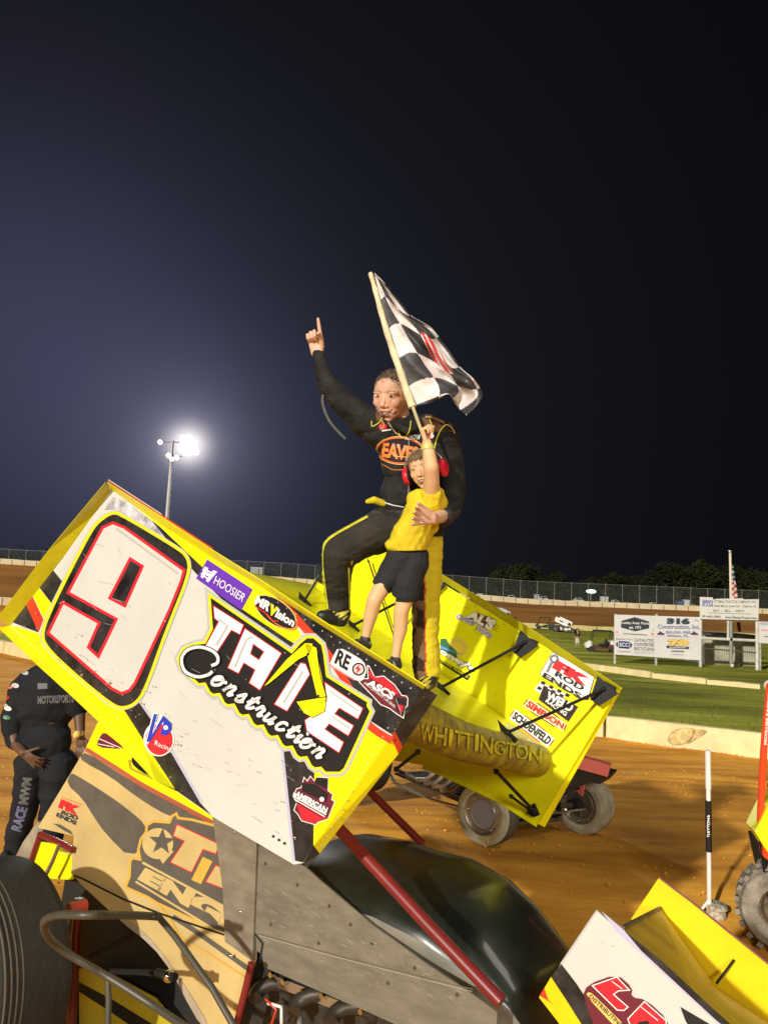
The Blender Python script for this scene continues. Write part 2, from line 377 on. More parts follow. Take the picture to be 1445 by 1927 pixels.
# infield grass
def grass():
    b = MB(); X = rng(-22, 90, 110); far = 111.0
    def ff(i, j):
        x = X[i]; y0 = bar_y(x)+0.25; t = j/40; y = y0+(far-y0)*t**1.5
        return V((x, y, GZ(x, y)+0.010+0.05*min(1, t*20)))
    n = len(X); P = [ff(i, j) for i in range(n) for j in range(41)]
    b.add(P, [(i*41+j, (i+1)*41+j, (i+1)*41+j+1, i*41+j+1) for i in range(n-1) for j in range(40)], GRS, True)
    return struct(b.build('infield_grass_ground'))
grass()
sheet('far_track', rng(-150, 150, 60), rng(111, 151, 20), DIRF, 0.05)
# grass tufts along the barrier and the near infield (many thin blades, one mass)
def tufts():
    b = MB(); rnd = random.Random(3); TG = mat('grass_blade', (0.11, 0.13, 0.02), 0.8, var=0.4, vs_=2)
    for _ in range(9000):
        x = rnd.uniform(-3, 15); y = bar_y(x)+0.3+abs(rnd.gauss(0, 5)); z = GZ(x, y)+0.03
        h = rnd.uniform(.04, .11); a = rnd.uniform(0, 6.3); dx, dy = math.cos(a)*.02, math.sin(a)*.02; lx, ly = rnd.uniform(-.04, .04), rnd.uniform(-.04, .04)
        b.add([(x-dx, y-dy, z), (x+dx, y+dy, z), (x+lx, y+ly, z+h)], [(0, 1, 2)], TG)
    o = b.build('grass_tufts'); o['kind'] = 'stuff'; o['label'] = 'short green grass blades growing behind the low white barrier'; o['category'] = 'grass'
tufts()
def clods():
    b = MB(); rnd = random.Random(5)
    for _ in range(4200):
        x = rnd.uniform(-9, 9); y = rnd.uniform(4.5, 15)
        if _ % 3 == 0: x = rnd.uniform(-6, 8); y = bar_y(x)-0.15-abs(rnd.gauss(0, .25))
        r = rnd.uniform(.006, .022); z = GZ(x, y)+0.012; k = V((x, y, z))
        vs = [k+V((rnd.uniform(.6, 1.2)*r*sx, 0, 0)) for sx in (-1, 1)]+[k+V((0, rnd.uniform(.6, 1.2)*r*sx, 0)) for sx in (-1, 1)]+[k+V((0, 0, r*rnd.uniform(.5, 1)))]
        b.add(vs, [(0, 2, 4), (2, 1, 4), (1, 3, 4), (3, 0, 4)], DIRT)
    o = b.build('clay_clods'); o['kind'] = 'stuff'; o['label'] = 'loose crumbs of orange clay scattered over the track'; o['category'] = 'dirt clods'
clods()
# ================================================================ barriers
CON = mat('cream_concrete', (0.72, 0.58, 0.30), 0.8, var=0.14, vs_=2.2, bump=0.35, bs=9, dirt=0.5, dirtc=(0.36, 0.20, 0.06))
CNF = mat('far_cream_concrete', (0.62, 0.52, 0.33), 0.8, var=0.14, vs_=0.6, dirt=0.3, dirtc=(0.4, 0.25, 0.1))
def block(name, a, b, h, t, m, label, cat, group, seg=10, wob=0.012, deco=None):
    a, b = V(a), V(b); d = b-a; L = d.length; u = d.normalized(); nrm = V((u.y, -u.x, 0)).normalized()
    if nrm.y > 0: nrm = -nrm
    mb = MB(); prof = [(t, -0.15), (t*0.94, h*0.93), (t*0.7, h), (-t*0.7, h), (-t*0.94, h*.93), (-t, -.15)]
    rs = []
    for i in range(seg+1):
        p = a+d*i/seg; p.z = GZ(p.x, p.y)
        e = 0.02 if i in (0, seg) else 0
        for k, (o, z) in enumerate(prof):
            j = noise.noise((p.x*2.1, k*1.7, p.y*2))*wob
            rs.append(p+nrm*(o-e*(1 if o > 0 else -1)*0.5+j)+V((0, 0, z-e*(z > .1)+j*.7)))
    n = len(prof); mb.add(rs, [(i*n+k, i*n+k+1, (i+1)*n+k+1, (i+1)*n+k) for i in range(seg) for k in range(n-1)], m)
    mb.add(rs[:n], [tuple(range(n))], m); mb.add(rs[-n:], [tuple(range(n))], m)
    if deco: deco(mb, a, u, nrm, t)
    o = mb.build(name); recalc(o); tag(o, label, cat, group); return o
def stain(mb, a, u, nrm, t):
    st = mat('brown_stain', (0.46, 0.33, 0.14), 0.85, var=0.4, vs_=9); st2 = mat('pale_stain', (0.60, 0.46, 0.20), 0.85, var=0.3, vs_=9)
    def fn(x, y, off):
        r = ray(x, y); n3 = nrm; o = a+nrm*(t+0.012+off); s = (o-CAM).dot(n3)/r.dot(n3); return CAM+r*s
    f = Face(mb, fn, 0.004); 
    f.poly(smooth_poly([(1256, 1388), (1268, 1374), (1290, 1370), (1312, 1372), (1310, 1384), (1292, 1399), (1270, 1402), (1258, 1398)]), st2, 1)
    f.loop(smooth_poly([(1256, 1388), (1268, 1374), (1290, 1370), (1308, 1372), (1302, 1388), (1290, 1399), (1270, 1402), (1258, 1398)]), 2.2, st, 2)
    f.poly(smooth_poly([(1302, 1371), (1334, 1374), (1322, 1384), (1306, 1392), (1296, 1400), (1290, 1398), (1302, 1386)]), st, 2)
pts_b = []
for a, b in zip(BARP, BARP[1:]):
    n = max(1, round((b-a).length/0.5))
    pts_b += [a+(b-a)*i/n for i in range(n)]
L0 = GP(1143, 1388)
k0 = min(range(len(pts_b)), key=lambda i: (pts_b[i]-L0).length)
# blocks about 4.4 m long, the photographed joint at px 1143
cuts = [k0-int(round(4.5/0.5))*j for j in range(3, 0, -1)]+[k0+9*j for j in range(0, 12)]
cuts = [c for c in cuts if 0 <= c < len(pts_b)][:9]
desc = ['low cream concrete barrier block with a brown tyre scuff beside the white banner pole', 'low cream concrete barrier block just behind the right wing board tip',
        'low cream barrier block hidden mostly behind the yellow wing board', 'low cream barrier block behind the standing man', 'low cream barrier block behind the numbered wing board',
        'low cream barrier block past the crew member in black', 'low cream barrier block at the left border of the photo beyond the wing', 'farthest left low cream barrier block']
i0 = cuts.index(k0)
for i in range(len(cuts)-1):
    a, b = pts_b[cuts[i]], pts_b[cuts[i+1]]; u = (b-a).normalized()*0.035
    q = i-(i0-1)
    lab = desc[q] if 0 <= q < len(desc) else ('low cream barrier block beside the orange caged vehicle' if q < 0 else 'distant low cream barrier block, number %s along the bend' % ['nine', 'ten', 'eleven', 'twelve', 'thirteen'][min(4, q-8)])
    block('concrete_barrier', a+u, b-u, 0.52, 0.15, CON, lab, 'barrier', 'concrete barriers along the track edge', deco=stain if q == 0 else None)
# infield curbs
def curb(p, q, h, lab): return block('concrete_curb', GP(*p), GP(*q), h, 0.16, CON, lab, 'curb', 'low curbs in the infield', seg=14, wob=0.03)
curb((1085, 1258), (1226, 1278), 0.34, 'long low whitewashed curb on the grass left of the curb joint')
curb((1229, 1278.5), (1330, 1290), 0.30, 'low whitewashed curb on the grass under the four advert banners')
curb((1331, 1290), (1430, 1299), 0.26, 'low whitewashed curb on the grass in front of the tall sign frame')
# far inner wall
def wallrun(name, pts, h, t, m, lab, cat, joint=None):
    mb = MB(); P = [V((p[0], p[1], GZ(p[0], p[1]))) for p in pts]
    def side(i): 
        d = (P[min(i+1, len(P)-1)]-P[max(i-1, 0)]); n = V((d.y, -d.x, 0)).normalized(); return n if n.y < 0 else -n
    rs = []
    for i, p in enumerate(P):
        n = side(i); hh = h+noise.noise((p.x*.4, 2, 1))*h*.10
        rs += [p+n*t+V((0, 0, -.5)), p+n*t+V((0, 0, hh)), p-n*t+V((0, 0, hh)), p-n*t+V((0, 0, -.5))]
    mb.add(rs, [(i*4+k, i*4+k+1, (i+1)*4+k+1, (i+1)*4+k) for i in range(len(P)-1) for k in range(3)], m)
    if joint:
        dk = mat('joint_dark', (0.2, 0.14, 0.07), 0.9)
        for i in range(0, len(P), joint):
            n = side(i); p = P[i]; d = V((-n.y, n.x, 0))
            mb.box(p+n*(t+.02)+V((0, 0, h*.45)), d*.07, n*.02, V((0, 0, h*.45)), dk)
    o = mb.build(name); recalc(o); return tag(o, lab, cat)
wallrun('inner_wall', [(x, 112+0.5*math.sin(x*.1)) for x in rng(10, 90, 60)], 0.75, 0.2, mat('yellowed_concrete', (0.55, 0.47, 0.18), 0.8, var=0.2, vs_=1), 'low yellowed inner wall beyond the infield behind the distant racing cars', 'wall', 4)
wallrun('inner_wall', [(x, 109+0.5*math.sin(x*.1)) for x in rng(-75, -20, 40)], 1.1, 0.25, CNF, 'pale low wall in the distance at the left border, seen under the wing edge', 'wall', 4)
FX = rng(-120, 120, 100)
wallrun('retaining_wall', [(x, 151) for x in FX], 1.05, 0.25, CNF, 'long cream concrete wall around the outside of the far bend, under the fence', 'wall', 1)
# catch fence
FP = mat('fence_post', (0.28, 0.28, 0.25), 0.5); 
def mesh_mat():
    m = mat('fence_mesh', (0.075, 0.08, 0.07), 0.9, spec=0.1); n = m.node_tree; L = n.links; b = n.nodes['Principled BSDF']; out = n.nodes['Material Output']
    t = n.nodes.new('ShaderNodeTexCoord'); no = n.nodes.new('ShaderNodeTexNoise'); no.inputs['Scale'].default_value = 60
    L.new(t.outputs['Object'], no.inputs['Vector']); th = n.nodes.new('ShaderNodeMath'); th.operation = 'GREATER_THAN'; th.inputs[1].default_value = 0.55; L.new(no.outputs['Fac'], th.inputs[0])
    tr = n.nodes.new('ShaderNodeBsdfTransparent'); mx = n.nodes.new('ShaderNodeMixShader'); L.new(th.outputs[0], mx.inputs[0]); L.new(tr.outputs[0], mx.inputs[1]); L.new(b.outputs[0], mx.inputs[2]); L.new(mx.outputs[0], out.inputs['Surface'])
    return m
FM = mesh_mat()
def fence(x0, x1, lab, step):
    root = thing('catch_fence', (x0, 152, GZ(x0, 151)), lab, 'fence')
    xs = []; x = x0
    while x <= x1: xs.append(x); x += step
    b = MB(); HF = lambda x: 3.0+1.5*min(1, max(0, (x+70)/95))
    for a, c in zip(xs, xs[1:]):
        b.add([(a, 151.9, GZ(a, 151)+.9), (c, 151.9, GZ(c, 151)+.9), (c, 151.9, GZ(c, 151)+HF(c)), (a, 151.9, GZ(a, 151)+HF(a))], [(0, 1, 2, 3)], FM)
    b.build('wire_mesh', root)
    for a in xs:
        z = GZ(a, 151); MB().tube([(a, 152, z), (a, 152, z+HF(a)+0.1)], 0.065, FP, 6).build('post', root)
    c = MB(); c.tube([(a, 151.95, GZ(a, 151)+HF(a)) for a in xs], 0.03, FP, 5); c.build('cable', root)
fence(4, 80, 'tall wire fence with pale posts on the far wall, right of the standing man', 3.35)
fence(-80, 3, 'tall dim wire fence on the far wall, left of the standing man', 3.35)
# ================================================================ trees
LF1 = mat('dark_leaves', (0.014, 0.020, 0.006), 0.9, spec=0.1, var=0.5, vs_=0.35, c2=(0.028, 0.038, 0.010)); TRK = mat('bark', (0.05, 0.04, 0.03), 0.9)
def crown_mesh(seed, n=2600):
    rnd = random.Random(seed); b = MB(); lobes = []
    for k in range(9):
        a = rnd.uniform(0, 6.3); r = rnd.uniform(0.1, .75); lobes.append((math.cos(a)*r, math.sin(a)*r, rnd.uniform(-.35, .65), rnd.uniform(.28, .55)))
    for _ in range(n):
        l = rnd.choice(lobes); d = V((rnd.gauss(0, 1), rnd.gauss(0, 1), rnd.gauss(0, 1))).normalized()*l[3]*rnd.uniform(.6, 1.08)
        p = V(l[:3])+d; s = rnd.uniform(.03, .07); u = V((rnd.gauss(0, 1), rnd.gauss(0, 1), rnd.gauss(0, 1))).normalized(); v = u.orthogonal().normalized()
        b.add([p-u*s, p+v*s*.6, p+u*s, p-v*s*.6], [(0, 1, 2, 3)], LF1)
    return b
crowns = []
def tree(x, y, h, wd, k, lab):
    z = GZ(x, 151); root = thing('tree', (x, y, z), lab, 'tree', 'trees beyond the far fence')
    t = MB(); t.tube([(x, y, z-.3), (x+.2, y, z+h*.3), (x-.1, y, z+h*.55)], [wd*.06, wd*.045, wd*.02], TRK, 8)
    for a in (0.5, 2.4, 4.4): t.tube([(x+.1, y, z+h*.33), (x+math.cos(a)*wd*.28, y+math.sin(a)*wd*.28, z+h*.62)], [wd*.03, wd*.012], TRK, 6)
    t.build('trunk', root)
    if len(crowns) <= k:
        o = crown_mesh(k*11+3).build('crown'); crowns.append(o)
    else:
        o = crowns[k].copy(); COL.objects.link(o)
    o.parent = root; o.location = (0, 0, h*.58); o.scale = (wd*.55, wd*.55, h*.46); o.rotation_euler = (0, 0, x)
TR = [(985, 1062, 9, 'wide dark tree behind the fence, first large one right of the standing man'), (940, 1078, 5.5, 'small dim tree between the standing man and the wide dark tree'), (1048, 1072, 7, 'rounded dark tree behind the fence above the distant racing cars'),
      (1010, 1084, 5, 'low bush-like tree between the wide dark tree and the rounded one'), (1150, 1080, 7, 'lone low dark tree behind the fence above the four advert banners'), (1218, 1080, 6.5, 'small dark tree left of the tallest tree clump'),
      (1275, 1062, 11, 'tallest broad dark tree clump left of the flagpole'), (1312, 1058, 10, 'tall dark tree right beside the tallest clump, near the flagpole'), (1350, 1082, 7, 'short dark tree directly behind the flagpole'),
      (1388, 1066, 8, 'narrow upright dark tree just right of the drooping flag'), (1420, 1098, 7, 'low dark tree at the right border behind the fence'), (880, 1080, 6, 'very dim tree beside the standing man at his left side'), (1105, 1094, 6, 'low scrubby tree between the rounded tree and the lone one')]
for i, (x, y, wd, lab) in enumerate(TR):
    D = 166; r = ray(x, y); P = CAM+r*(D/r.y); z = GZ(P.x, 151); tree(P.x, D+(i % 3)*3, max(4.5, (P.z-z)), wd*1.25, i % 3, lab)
# back line of bushes as one mass
def hedge():
    rnd = random.Random(9); b = MB()
    for _ in range(15000):
        x = rnd.uniform(-95, 90); y = rnd.uniform(158, 163); z = GZ(x, 151)+abs(rnd.gauss(0, 1.0))*(1.3+1.0*noise.noise((x*.13, 0, 4)))+.1
        s = rnd.uniform(.12, .3); u = V((rnd.gauss(0, 1), rnd.gauss(0, 1), rnd.gauss(0, 1))).normalized(); v = u.orthogonal().normalized(); p = V((x, y, z))
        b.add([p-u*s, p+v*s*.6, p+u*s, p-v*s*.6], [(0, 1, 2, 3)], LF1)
    o = b.build('distant_undergrowth'); o['kind'] = 'stuff'; o['label'] = 'dark undergrowth behind the far fence'; o['category'] = 'undergrowth'
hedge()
# ================================================================ parked things beyond the fence
def parked(x, y, lab, wd=2.0, kind=0, col=(0.7, 0.72, 0.7)):
    D = 155.5; r = ray(x, y); P = CAM+r*(D/r.y); z = P.z
    root = thing('parked_car' if kind == 0 else 'equipment_box', (P.x, D, z-1.4), lab, 'car' if kind == 0 else 'box', 'small vehicles and boxes beyond the far wall')
    m = mat('car_white_%d' % int(col[0]*100+col[2]*10), col, 0.3, coat=0.5); gl = mat('car_glass', (0.02, 0.02, 0.025), 0.1)
    b = MB()
    if kind == 0:
        b.slab([(P.x-wd/2, D-.8, z-1.2), (P.x-wd/2, D-.8, z-.45), (P.x-wd*.3, D-.8, z-.35), (P.x-wd*.2, D-.8, z), (P.x+wd*.22, D-.8, z), (P.x+wd*.36, D-.8, z-.4), (P.x+wd/2, D-.8, z-.5), (P.x+wd/2, D-.8, z-1.2)], (0, 1.6, 0), m); b.build('body', root)
        g = MB(); g.slab([(P.x-wd*.24, D-.83, z-.36), (P.x-wd*.17, D-.83, z-.07), (P.x+wd*.19, D-.83, z-.07), (P.x+wd*.3, D-.83, z-.38)], (0, .02, 0), gl); g.build('window', root)
        for s in (-1, 1): MB().lathe((P.x+s*wd*.3, D-.85, z-1.15), (0, 1, 0), [(0, 0.001), (0, .3), (.2, .3)], RUB, 14).build('wheel', root)
    else:
        b.box((P.x, D, z-.7), (wd*.3, 0, 0), (0, .5, 0), (0, 0, .7), m); b.build('cabinet', root)
        MB().box((P.x, D, z+.03), (wd*.34, 0, 0), (0, .55, 0), (0, 0, .03), m).build('lid', root)
W1, W2, W3 = (0.80, 0.82, 0.78), (0.55, 0.56, 0.55), (0.10, 0.16, 0.32)
for x, y, wd, k, c, lab in ((885, 1114, 2, 0, W1, 'tiny white car beyond the wall, nearest the standing man'), (902, 1117, 1.8, 1, W2, 'small grey box beyond the wall beside the first tiny car'),
    (961, 1120, 2, 0, W1, 'tiny white car beyond the wall, left of the two grey boxes'), (1009, 1119, 1.6, 1, W2, 'small grey upright box beyond the wall behind the far racing car'), (1021, 1122, 2, 0, W1, 'tiny white car beyond the wall above the far racing car wing'),
    (1087, 1125, 2.2, 0, W1, 'tiny white car beyond the wall, left of the pale lamp glow'), (1136, 1123, 2.4, 1, W1, 'white square box beyond the wall under the bright pale lamp'), (1156, 1129, 2, 0, W1, 'tiny white car beyond the wall above the first advert banner'),
    (1227, 1134, 2, 0, W1, 'tiny white car beyond the wall above the second advert banner'), (1278, 1131, 2.4, 1, W3, 'blue barrel-like box beyond the wall near the sign frame'), (1290, 1129, 1.8, 1, W1, 'white round-topped box beyond the wall near the sign frame'), (1298, 1137, 2.6, 0, W1, 'tiny white car beyond the wall just left of the tall sign'),
    (484, 1068, 4, 1, W2, 'pale trailer-like box beyond the fence left of the standing man'), (540, 1091, 2, 0, W1, 'tiny white car beyond the fence left of the man\'s bent knee'), (560, 1090, 2, 0, W1, 'tiny white car beyond the fence at the man\'s bent knee'), (10, 1052, 2.2, 0, W2, 'dim car beyond the fence at the left border')):
    parked(x, y, lab, wd*1.0, k, c)
# judges' buggy behind the fence and people-size shapes
def tower_lamp():
    D = 160; r = ray(1112, 1113); P = CAM+r*(D/r.y); g = mat('distant_lamp_glow', (0.6, 1, 0.85), 0.5, emit=(0.62, 1.0, 0.85), es=2.2)
    root = thing('distant_floodlight', (P.x, D, P.z-6), 'small greenish white lamp glowing through the far fence', 'lamp')
    MB().tube([(P.x, D+.3, P.z-6), (P.x, D+.3, P.z)], 0.1, FP, 8).build('pole', root)
    MB().sphere(P, (1.05, .3, .42), g, n=8).build('lamp_head', root)
tower_lamp()
# ================================================================ light tower
def light_tower():
    D = 92.0; M_ = mat('galvanised_pole', (0.42, 0.40, 0.42), 0.5, metal=0.4); HOT = mat('lit_lamp_bright', (1, 1, 1), 0.5, emit=(1.0, 0.95, 0.86), es=60); LIT = mat('lit_lamp', (1, 1, 1), 0.5, emit=(0.92, 0.95, 1.0), es=2.0); HSG = mat('lamp_housing', (0.2, 0.2, 0.22), 0.5)
    def A(x, y, dd=0): r = ray(x, y); return CAM+r*((D+dd)/r.y)
    top = A(325, 835); X, Y = top.x, D; z0 = GZ(X, Y)
    root = thing('light_tower', (X, Y, z0), 'tall pole of lit floodlights left of the standing man', 'light tower')
    MB().tube([(X, Y, z0), (X, Y, z0+(top.z-z0)*.6), (X, Y, top.z+.4)], [0.30, .24, .16], M_, 14).build('pole', root)
    b = MB(); 
    for z_, w_ in ((A(325, 832).z, 2.1), (A(325, 858).z, 1.2)): b.box((X+.1, Y, z_), (w_, 0, 0), (0, .07, 0), (0, 0, .07), HSG)
    b.build('cross_arm', root)
    def head(x, y, r, m, nm='floodlight', tilt=-.35):
        P = A(x, y, -.35); d = (V((X, 8, 0))-P).normalized(); h = MB(); h.lathe(P, d, [(-r*1.0, r*.25), (-r*.85, r*.6), (0, r), (.05, r*1.03), (.05, r*.9)], HSG, 22); o = h.build(nm, root)
        l = MB(); l.lathe(P+d*.02, d, [(0, r*.9), (0.03, 0.001)], m, 22); l.build('lens', o)
    for x, y in ((345, 833), (359, 830), (350, 845), (364, 842), (355, 853), (344, 824), (369, 851), (341, 843), (352, 836), (357, 823), (367, 834), (361, 848), (348, 851)): head(x, y, 0.36, HOT)
    head(302, 832, .33, LIT); head(318, 857, .36, LIT); head(333, 861, .36, LIT); head(324, 864, .3, LIT)
light_tower()
# ================================================================ infield: adverts, sign frame, flag
AWH = mat('banner_white', (0.66, 0.62, 0.62), 0.6, var=0.06, vs_=1); AW2 = mat('banner_cream', (0.66, 0.63, 0.58), 0.6); PST = mat('weathered_wood', (0.42, 0.40, 0.36), 0.8, var=0.3, vs_=3)
TXG = mat('grey_print', (0.16, 0.15, 0.17), 0.6); TXB = mat('dark_print', (0.03, 0.035, 0.05), 0.6); YLP = mat('gold_print', (0.72, 0.50, 0.13), 0.6); SLT = mat('slate_print', (0.20, 0.24, 0.36), 0.6)
DB = 44.0
def AD(x, y, off=0): r = ray(x, y); return CAM+r*((DB-off)/r.y)
def adz(pts): return Z(1140, 1080, 4.738, pts)
def adverts():
    P0 = AD(1237, 1235); root = thing('billboard', (P0.x, DB, GZ(P0.x, DB)), 'long white billboard of four advert banners standing on the infield grass', 'billboard')
    def banner(q, draw):
        b = MB(); q = adz(q); b.slab([AD(x, y) for x, y in q], (0, .06, 0), AWH); f = Face(b, AD, 0.012); draw(f); b.build('banner', root)
    def q_(x0, y0, x1, y1, sl=0.03): 
        return adz([(x0, y1), (x1, y1+(x1-x0)*sl), (x1, y0+(x1-x0)*sl), (x0, y0)])
    def d1(f):
        f.poly(adz([(132, 420), (255, 385), (383, 425), (383, 485), (258, 512), (132, 478)]), TXB, 1)
        f.text('Losley Auto Parts', q_(136, 422, 380, 452), AWH, 2, 0.03, 1); f.text('est. 1975', q_(205, 462, 310, 490), AWH, 2, 0.03)
        f.line(adz([(150, 532), (366, 545)]), 1.6, TXG, 1); f.poly(adz(circ((417, 500), 8)), GRY); f.poly(adz(circ((96, 520), 9)), PNK); f.poly(adz(circ((412, 537), 12)), PNK)
    banner([(75, 362), (448, 374), (446, 556), (75, 546)], d1)
    def d2(f):
        f.text('316', q_(540, 392, 745, 446, .02), TXB, 2, .05, out=SLT, ow=.05); f.text('Construction, Inc.', q_(456, 450, 836, 494, .01), SLT, 2, .03)
        f.text('850-530-1085', q_(530, 508, 752, 532, .01), SLT, 2, .03); f.text('Milton, FL', q_(545, 540, 735, 564, .01), SLT, 2, .03)
        for x in (485, 785):
            f.poly(adz([(x-30, 545), (x+38, 548), (x+30, 530), (x+5, 520), (x-5, 505), (x-12, 522), (x-30, 530)]), MAR, 1); f.line(adz([(x-28, 538), (x+30, 542)]), 1, SKB, 2)
        f.text('FL', q_(790, 405, 830, 425, .02), SLT, 1)
    banner([(448, 374), (850, 386), (848, 570), (446, 557)], d2)
    def d3(f):
        f.text('Emerald Coast', q_(88, 570, 232, 588, .03), TXG, 1, .01)
        f.poly(adz([(88, 615), (104, 606), (104, 652), (88, 642)]), NVY); f.poly(adz([(112, 598), (206, 603), (206, 668), (112, 662)]), NVY); f.poly(adz([(212, 612), (230, 622), (230, 648), (212, 660)]), NVY)
        f.text('ECC', q_(120, 612, 198, 648, .03), AWH, 2, .03); f.text('Converters', q_(100, 680, 215, 698, .03), TXG, 1, .01)
        for i, t in enumerate(('CATALYTIC', 'CONVERTER', 'RECYCLING')): f.text(t, q_(248, 574+38*i, 428, 604+38*i, .04), TXG, 1, .03)
        f.text('850-292-8275', q_(248, 686, 430, 710, .04), GRY, 1, .02)
    banner([(75, 547), (446, 557), (442, 742), (75, 718)], d3)
    def d4(f):
        f.text('70', q_(548, 582, 738, 642, .02), YLP, 2, .09, out=TXB, ow=.05); f.poly(adz([(535, 640), (740, 650), (738, 670), (635, 668), (540, 662)]), TXB, 1); f.text('ANNIVERSARY', q_(560, 648, 716, 661, .02), AWH, 3, .03)
        f.line(adz([(580, 688), (694, 692)]), 2.6, TXG, 1); f.line(adz([(576, 716), (690, 722)]), 1.8, GRY, 1)
    banner([(446, 558), (848, 571), (842, 770), (442, 743)], d4)
    for x in (80, 446, 846):
        a, b_ = AD(*adz([(x, 380)])[0], -.1), AD(*adz([(x, 745)])[0], -.1); MB().box(((a.x+b_.x)/2, DB+.12, (a.z+b_.z)/2-.2), (.05, 0, 0), (0, .05, 0), (0, 0, (a.z-b_.z)/2+.35), PST).build('post', root)
adverts()
def signframe():
    P0 = AD(1372, 1240); root = thing('sign_frame', (P0.x, DB, GZ(P0.x, DB)), 'tall white framed company sign with open bays right of the four banners', 'sign')
    b = MB(); b.slab([AD(x, y, .1) for x, y in adz([(838, 205), (950, 210), (955, 232), (985, 222), (1215, 218), (1225, 228), (1360, 226), (1355, 414), (838, 402)])], (0, .07, 0), AW2); f = Face(b, lambda x, y, o: AD(x, y, o+.1), .012)
    def q_(x0, y0, x1, y1, sl=0.03): return adz([(x0, y1), (x1, y1+(x1-x0)*sl), (x1, y0+(x1-x0)*sl), (x0, y0)])
    f.poly(adz([(856, 230), (950, 236), (950, 292), (856, 286)]), mat('royal_print', (0.10, 0.12, 0.42), .5), 1); f.poly(adz([(862, 236), (944, 241), (944, 286), (862, 281)]), AWH, 2); f.text('PTC', q_(866, 240, 940, 280, .05), mat('royal_print', (0.10, 0.12, 0.42), .5), 3, .05)
    f.text('PITTMAN TRACTOR COMPANY, INC.', q_(960, 235, 1340, 262, .01), TXG, 1, .01); f.text('9060 Milton Jones Rd. - Daphne, AL', q_(960, 276, 1340, 300, .01), TXG, 1, .02)
    f.text('BUY  -  SELL  -  RENT', q_(955, 316, 1230, 336, .02), TXG, 1, .02); f.line(adz([(900, 346), (1290, 358)]), 1.8, GRY, 1)
    f.text('251-621-3555', q_(852, 368, 1020, 386, .03), TXB, 1, .03); f.text('www.PittmanTractor.com', q_(1058, 374, 1340, 396, .03), TXB, 1, .02)
    b.build('sign_panel', root)
    def bar(p, q, w_, nm, m=PST, off=0):
        a, c = AD(*adz([p])[0], -off), AD(*adz([q])[0], -off); MB().tube([a+V((0, .1, 0)), c+V((0, .1, 0))], w_, m, 4).build(nm, root)
    WW = mat('whitewashed_wood', (0.60, 0.56, 0.48), 0.8, var=0.2, vs_=2)
    bar((846, 400), (846, 830), .09, 'post', WW); bar((1352, 400), (1352, 862), .11, 'post', WW); bar((1092, 400), (1092, 575), .07, 'brace', WW)
    bar((1118, 405), (1118, 800), .10, 'post', mat('grey_wood', (0.28, 0.26, 0.23), .8)); bar((838, 572), (1440, 600), .10, 'cross_rail', WW); bar((850, 662), (1345, 705), .05, 'cross_rail', mat('dark_rail', (0.08, 0.07, 0.05), .8))
    bar((850, 402), (1355, 416), .07, 'cross_rail', WW)
signframe()
def shed():
    d = 47.5; r = ray(1372, 1230); c = CAM+r*(d/r.y); root = thing('metal_shed', (c.x, d, GZ(c.x, d)), 'low ribbed metal shed seen through the lower bays of the sign frame', 'shed')
    rib = mat('ribbed_steel', (0.40, 0.37, 0.28), .5, var=.35, vs_=.9); z0 = GZ(c.x, d); x0, x1 = CAM.x+ray(1326, 1200).x/ray(1326, 1200).y*d, CAM.x+ray(1425, 1200).x/ray(1425, 1200).y*d
    zt = (CAM+ray(1372, 1196)*(d/ray(1372, 1196).y)).z
    b = MB(); n = 60; P = []
    for i in range(n+1): 
        x = x0+(x1-x0)*i/n; y = d+(0.05 if i % 2 else 0); P += [V((x, y, z0+.05)), V((x, y, zt))]
    b.add(P, [(2*i, 2*i+2, 2*i+3, 2*i+1) for i in range(n)], rib); b.box(((x0+x1)/2, d+1.6, (z0+zt)/2), ((x1-x0)/2, 0, 0), (0, 1.5, 0), (0, 0, (zt-z0)/2-.02), rib); b.build('wall', root)
    MB().box(((x0+x1)/2, d+1.4, zt+.04), ((x1-x0)/2+.1, 0, 0), (0, 1.75, 0), (0, 0, .04), mat('dark_roof', (0.06, 0.07, 0.08), .5)).build('roof', root)
shed()
def side_sign():
    P0 = AD(1440, 1230); root = thing('roadside_sign', (P0.x, DB, GZ(P0.x, DB)), 'white sign board cut off at the right border beside the tall sign', 'sign')
    b = MB(); b.slab([AD(x, y) for x, y in adz([(1362, 424), (1800, 440), (1800, 640), (1362, 616)])], (0, .06, 0), AWH); f = Face(b, AD, .012)
    def q_(x0, y0, x1, y1): return adz([(x0, y1), (x1, y1+6), (x1, y0+6), (x0, y0)])
    f.poly(adz([(1368, 428), (1798, 444), (1798, 468), (1368, 455)]), LAV, 1); f.line(adz([(1375, 500), (1760, 515)]), 2, PNK, 1); f.line(adz([(1405, 558), (1760, 570)]), 2, TXG, 1); b.build('sign_panel', root)
    for x in (1370, 1600): 
        a = AD(*adz([(x, 620)])[0], -.1); MB().box((a.x, DB+.12, a.z-.5), (.05, 0, 0), (0, .05, 0), (0, 0, 1.2), PST).build('post', root)
side_sign()
